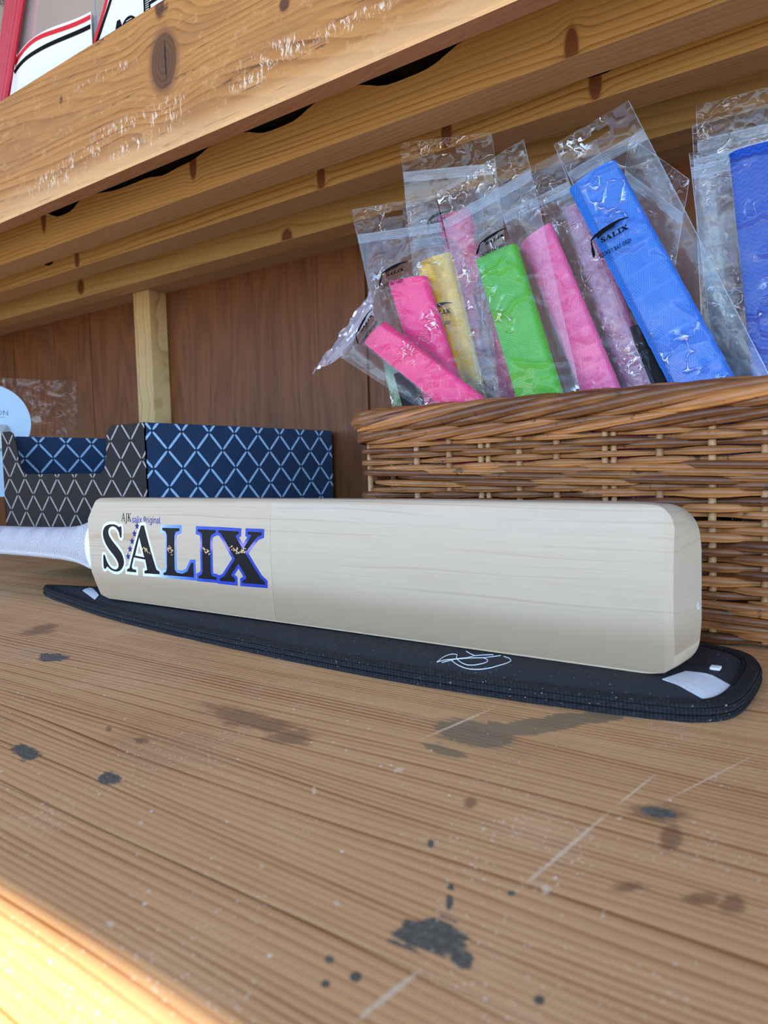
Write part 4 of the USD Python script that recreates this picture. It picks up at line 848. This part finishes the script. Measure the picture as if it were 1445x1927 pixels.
        part(T, 'logo_swoosh', place(extr(unary_union([Polygon(q).buffer(.012) for q in SWOOSH]), .0001)), M['ink'], 'black willow swoosh')
        tm = flat_text('CRICKET BAT GRIP', .005, True); v = np.array(tm.vertices)
        d_ = np.array(CBG[1]) - np.array(CBG[0]); wl = np.linalg.norm(d_); sc = wl / (v[:, 0].max() - v[:, 0].min())
        v = np.c_[v[:, 0] * sc + CBG[0][0], v[:, 1] * sc * 1.35 + CBG[0][1], v[:, 2]]
        part(T, 'logo_lettering', place(trimesh.Trimesh(v, tm.faces, process=False)), M['ink'], 'small black words CRICKET BAT GRIP')

# ------------------------------------------------------------------ display carton
CX0, CX1, CY0, CY1, CZ = -1.107, -.757, .566, .938, .2160
CB = thing('display_carton', 'dark open-fronted carton printed with a pale diamond lattice', 'carton', ((CX0 + CX1) / 2, (CY0 + CY1) / 2, .036))
M['card_front'] = mk_plain('carton_front', (.015, .012, .0125), .5, .10)
M['card_side'] = mk_plain('carton_side', (.014, .032, .072), .34, .35)
M['lat_front'] = mk_plain('lattice_grey', (.26, .245, .26), .4, .5)
M['lat_side'] = mk_plain('lattice_blue', (.30, .48, .70), .36, .5)
def lattice(region, pu, pv, w=.0026, gap=.0023, u0=0.0, v0=0.0, tilt=0.0):
    x0, y0, x1, y1 = region.bounds; bars = []
    for i in range(int((x0 - u0) / (pu / 2)) - 3, int((x1 - u0) / (pu / 2)) + 4):
        for j in range(int((y0 - v0) / (pv / 2)) - 3, int((y1 - v0) / (pv / 2)) + 4):
            if (i + j) % 2: continue
            a = np.array([u0 + i * pu / 2, v0 + j * pv / 2])
            for sx_ in (1, -1):
                b = a + np.array([sx_ * pu / 2, pv / 2]); d = nrm(b - a); pr = np.array([-d[1], d[0]]); s_, e_ = a + d * gap, b - d * gap
                bars.append(Polygon([s_ - pr * w * .28, s_ + d * .004 - pr * w * .5, e_ - d * .004 - pr * w * .5, e_ - pr * w * .28, e_ + pr * w * .28, e_ - d * .004 + pr * w * .5, s_ + d * .004 + pr * w * .5, s_ + pr * w * .28]))
    m = shapely.MultiPolygon(bars).buffer(0)
    if tilt: m = affinity.rotate(m, tilt, origin=((x0 + x1) / 2, (y0 + y1) / 2))
    return m.intersection(region.buffer(-.0006))
BZ = .036
front = Polygon([(CX0, BZ), (CX1, BZ), (CX1, CZ), (-.824, CZ), (-.832, .212), (-.838, .203), (-.841, .176), (-.846, .160), (-.855, .1535), (-1.040, .1565), (-1.052, .162), (-1.060, .178), (-1.066, .205), (-1.074, .218), (-1.082, .222), (CX0, .222)])
T_ = .0016
def facing(poly, h, o, ex, ey, ez): return frame_mesh(extr(poly, h), o, ex, ey, ez)
part(CB, 'front_panel', facing(front, T_, (0, CY0 + T_, 0), (1, 0, 0), (0, 0, 1), (0, -1, 0)), M['card_front'], 'brown-black front panel with a cut-out')
part(CB, 'front_lattice', facing(lattice(front, .0430, .0492, u0=-.788, v0=.1975, tilt=-1.2), .0002, (0, CY0, 0), (1, 0, 0), (0, 0, 1), (0, -1, 0)), M['lat_front'], 'grey printed lattice')
side = sbox(CY0, 0, CY1, CZ)
sl = Polygon([(CY0, BZ), (CY1, BZ), (CY1, CZ), (CY0, CZ)])
part(CB, 'side_panel', facing(sl, T_, (CX1 - T_, 0, 0), (0, 1, 0), (0, 0, 1), (1, 0, 0)), M['card_side'], 'navy right side panel')
part(CB, 'side_lattice', facing(lattice(sl, .0470, .0485, w=.0034, u0=.600, v0=.1815), .0002, (CX1, 0, 0), (0, 1, 0), (0, 0, 1), (1, 0, 0)), M['lat_side'], 'pale blue printed lattice')
part(CB, 'side_panel', facing(sl, T_, (CX0, 0, 0), (0, 1, 0), (0, 0, 1), (1, 0, 0)), M['card_side'], 'navy left side panel seen through the cut-out')
part(CB, 'side_lattice', facing(lattice(sl, .0470, .0485, w=.0034, u0=.600, v0=.1815), .0002, (CX0 + T_, 0, 0), (0, 1, 0), (0, 0, 1), (1, 0, 0)), M['lat_side'])
part(CB, 'back_panel', bx(CX0 + T_, CX1 - T_, CY1 - T_, CY1, BZ, CZ), M['card_side'])
part(CB, 'bottom_panel', bx(CX0 + T_, CX1 - T_, CY0 + T_, CY1 - T_, BZ, BZ + .0018), M['card_front'])
single('timber_block', bx(CX0 + .01, CX1 - .01, .70, .93, 0, BZ - .0002, .001), mk_plain('gap_shade_block', (.03, .022, .018), .7, .2), 'added block under the patterned carton, painted dark like the shaded gap', 'block')  # unseen support added; its near-black stands for the shaded gap

# round blister card standing in the carton, and a crumpled pouch behind it
vd = nrm((-.86, .51, 0)); ex_ = nrm((.51, .86, 0))
cc = np.array(CARDC); Rr = CARDR
card = Point(0, 0).buffer(Rr, 48).union(sbox(-Rr * .93, -.13, Rr * .93, 0)).difference(sbox(-.001, .0335, .018, .0385).buffer(.0012).union(Point(.0085, .0395).buffer(.0042)))
card = card.buffer(-.004).buffer(.004)
CD = thing('blister_card', 'light blue rounded blister card standing in the carton', 'blister card', cc + np.array([0, 0, -.13]))
M['cardblue'] = mk_plain('card_light_blue', (.36, .55, .74), .35, .5)
def oncard(poly, h, lift): return frame_mesh(extr(poly, h), cc - vd * lift, ex_, (0, 0, 1), -vd)
part(CD, 'card', oncard(card, .0006, 0), M['cardblue'])
zt = flat_text('ZON', .0085); v = np.array(zt.vertices); v[:, 0] = v[:, 0] * 1.15 + .0035; v[:, 1] += .0125 - v[:, 0] * .0
part(CD, 'lettering', frame_mesh(trimesh.Trimesh(v, zt.faces, process=False), cc - vd * .0007, ex_, (0, 0, 1), -vd), mk_plain('card_ink', (.10, .16, .24), .4, .4), 'dark letters ZON')
part(CD, 'underline', oncard(sbox(-.004, .0085, .026, .0094), .0001, .0007), mk_plain('card_ink_b', (.10, .16, .24), .4, .4))
bl = m3.Manifold.hull_points(np.array([[x, y, z] for x, y, z in [(-.05, -.05, 0), (.030, -.05, 0), (.034, -.012, 0), (.028, -.004, 0), (-.05, -.002, 0), (-.046, -.046, .016), (.020, -.046, .016), (.022, -.018, .016), (-.046, -.012, .016)]]))
part(CD, 'blister', frame_mesh(trimesh.Trimesh(*meshkit.arrays(bl)[:2]), cc - vd * .0008, ex_, (0, 0, 1), -vd), mk_plain('blister_silver', (.42, .48, .50), .22, .7), 'silvery clear blister')
M['pouch'] = mk_film('pouch_film', haze=.01, tint=(.75, .78, .8), rough=.06, gain=.5, bstr=.6, scale=40, crease=.12)
for q, (ctr, wd, ht, lab) in enumerate([(POUCH[0], .075, .15, 'crumpled clear pouch right behind the blister card'), (POUCH[1], .10, .14, 'loose clear pouch crumpled inside the carton')]):
    A2, B2 = np.meshgrid(np.linspace(-.5, .5, 60), np.linspace(0, 1, 80)); o = np.array(ctr)
    Pp = o + ex_ * (A2 * wd * (1 - .25 * B2 ** 3))[..., None] - np.array([0, 0, 1.0]) * (B2 * 0 + (1 - B2) * 0 + (B2) * ht)[..., None]
    Pp = Pp - vd * (.012 * wr(Pp, 22, 31 + q) + .008 * np.clip(.14 - crease(Pp, 30, 13 + q), 0, 1) / .14)[..., None]
    pt = thing('clear_pouch', lab, 'plastic pouch', o - np.array([0, 0, ht]), group='clear pouches in the carton')
    part(pt, 'film', sheet(Pp), M['pouch'], smooth=True)

# ------------------------------------------------------------------ printed glove bags on the shelf
Z0 = .592
M['whiteprint'] = mk_plain('white_print', (.80, .83, .88), .3, .5)
M['redprint'] = mk_plain('red_print', (.62, .012, .03), .35, .5)
M['redzip'] = mk_plain('red_zip', (.42, .008, .03), .45, .5)
M['frost'] = mk_film('frosted_vinyl', haze=.50, tint=(.60, .60, .60), rough=.12, gain=1.6, bstr=.12, scale=16, crease=.04)
def glove_bag(label, x0, x1, top=.94, yo=.600):
    T = thing('carry_bag', label, 'plastic bag', ((x0 + x1) / 2, yo + .02, Z0), group='printed bags on the upper shelf')
    A2, B2 = np.meshgrid(np.linspace(0, 1, 40), np.linspace(0, 1, 60))
    X_ = x0 + (x1 - x0) * A2; Z_ = Z0 + .001 + (top - Z0) * B2
    yf = yo - .004 * np.sin(np.pi * A2); yb = yo + .045 + .003 * np.sin(np.pi * A2)
    F = np.stack([X_, yf, Z_], -1); F[..., 1] += .0016 * wr(F, 14, 50)
    part(T, 'front_film', sheet(F), M['frost'], smooth=True)
    Bk = np.stack([X_, yb, Z_], -1); part(T, 'back_film', sheet(Bk), M['frost'], smooth=True)
    for a in (x0, x1 - .0006): part(T, 'side_film', bx(a, a + .0006, yo, yo + .045, Z0 + .001, top), M['frost'])
    return T, (lambda poly, lift=.0: frame_mesh(extr(poly, .0004), (0, yo - .0055 - lift, 0), (1, 0, 0), (0, 0, 1), (0, -1, 0)))
def strip(pts, w): return LineString(spline(np.array(pts), 40)).buffer(w, cap_style=2)
bagb, pb = glove_bag('clear shelf bag with red and black curved stripes beside the red zip', -1.062, -.868)
wp = np.array(UP['white']); wpoly = Polygon(np.vstack([spline(wp, 40), [[wp[-1][0], Z0 + .005], [wp[0][0], Z0 + .005]]]))
part(bagb, 'white_panel', pb(wpoly), M['whiteprint'], 'white printed lower panel')
part(bagb, 'stripe', pb(strip(UP['red'], .0029), .0006), M['redprint'], 'red printed stripe')
part(bagb, 'stripe', pb(strip(UP['black'], .0029), .0006), M['ink'], 'black printed stripe')
zl0, zl1, zr0, zr1 = UP['zipL'][1], UP['zipL'][0], UP['zipR'][1], UP['zipR'][0]
near = lambda q: np.stack([np.asarray(q)[:, 0] * .98, .148 + (np.asarray(q)[:, 1] - .148) * .98], 1)
zxL = near([zl0, zl1]); zxR = near([zr0, zr1])
zt = []
for q in np.linspace(0, 1, 5):
    a = zxL[0] * (1 - q) + zxR[0] * q; b = zxL[1] * (1 - q) + zxR[1] * q; d = b - a; a = a - d * ((a[1] - Z0 - .006) / d[1])
    zt.append(tube([[a[0], .588, a[1]], [b[0], .588, b[1]]], .0050 if q in (0, 1) else .0062, 8))
part(bagb, 'zip_tape', cat_(zt), M['redzip'], 'red zip edge')
bagc, pc = glove_bag('clear shelf bag with outlined lettering, right of the striped one', -.862, -.66)
rc = np.array(UP['redc']); bc = np.array(UP['blackc'])
ext = lambda p: np.vstack([p[0] - (p[1] - p[0]) * 3.0, p, p[-1] + (p[-1] - p[-2]) * 2])
wcp = Polygon([(-.852, Z0 + .005), (-.852, .735), (-.832, .770), (-.815, .80), (-.80, .90), (-.665, .90), (-.665, Z0 + .005)])
part(bagc, 'white_panel', pc(wcp), M['whiteprint'], 'white printed panel')
part(bagc, 'stripe', pc(LineString(ext(rc)).buffer(.0028).intersection(sbox(-.862, .6, -.66, .93)), .0006), M['redprint'], 'red printed stripe')
part(bagc, 'stripe', pc(LineString(ext(bc)).buffer(.0026).intersection(sbox(-.862, .6, -.66, .93)), .0006), M['ink'], 'black printed stripe')
def outline_letter(poly, lift): return pc(poly.buffer(.0012).difference(poly.buffer(-.0012)), lift)
Cx, Cz_ = .5 * (UP['C'][0][0] + UP['C'][3][0]), .7150
Cp = Point(0, 0).buffer(1, 32).difference(Point(0, 0).buffer(.62, 32)).difference(sbox(.2, -.35, 1.2, .35)); Cp = affinity.translate(affinity.scale(Cp, .020, .0268, origin=(0, 0)), Cx + .006, Cz_ - .012)
hat = lambda poly: unary_union([LineString([(poly.bounds[0], q), (poly.bounds[2], q + .0)]).buffer(.00045).intersection(poly) for q in np.arange(poly.bounds[1], poly.bounds[3], .0026)])
part(bagc, 'lettering', outline_letter(Cp, .0008), M['ink'], 'outlined letter C'); part(bagc, 'letter_hatching', pc(hat(Cp), .0008), M['ink'])
ax_, az_ = UP['Aap'][0][0] + .020, UP['Aap'][0][1] - .006
Ap = Polygon([(ax_ - .022, .688), (ax_ - .014, .688), (ax_, .722), (ax_ + .014, .688), (ax_ + .022, .688), (ax_ + .003, az_), (ax_ - .003, az_)])
part(bagc, 'lettering', pc(Ap, .0008), M['ink'], 'black letter A')
ex0, ez0 = UP['Etop'][0][0] + .012, UP['Etop'][1][1]
Ep = Polygon([(ex0, .688), (ex0, ez0), (ex0 + .030, ez0), (ex0 + .030, ez0 - .012), (ex0 + .010, ez0 - .012), (ex0 + .010, .72), (ex0 + .024, .72), (ex0 + .024, .710), (ex0 + .010, .710), (ex0 + .010, .698), (ex0 + .030, .698), (ex0 + .030, .688)])
part(bagc, 'lettering', outline_letter(Ep, .0008), M['ink'], 'outlined letter E'); part(bagc, 'letter_hatching', pc(hat(Ep), .0008), M['ink'])
baga, pa = glove_bag('clear shelf bag at the extreme left behind the red zip', -1.32, -1.125, yo=.655)
shift = lambda p: np.array([p[0] * .655 / .6, .148 + (p[1] - .148) * .655 / .6])
lr, lb = np.array([shift(p) for p in UP['lred']]), np.array([shift(p) for p in UP['lblack']]); as_ = shift(UP['AS'][0])
part(baga, 'white_panel', pa(sbox(-1.315, Z0 + .005, -1.130, lr[0][1] + .012)), M['whiteprint'], 'white printed panel')
part(baga, 'stripe', pa(sbox(-1.30, lr[1][1] - .006, -1.130, lr[1][1] + .002), .0006), M['redprint'], 'red printed stripe')
part(baga, 'stripe', pa(sbox(-1.30, lb[1][1] - .006, -1.130, lb[1][1] + .002), .0006), M['ink'], 'black printed stripe')
tt = flat_text('AS', .010); v = np.array(tt.vertices); v[:, 0] = v[:, 0] - v[:, 0].min() + as_[0] - .004; v[:, 1] += as_[1] - .003
part(baga, 'lettering', frame_mesh(trimesh.Trimesh(v, tt.faces, process=False), (0, .6485, 0), (1, 0, 0), (0, 0, 1), (0, -1, 0)), M['ink'], 'small black letters AS')
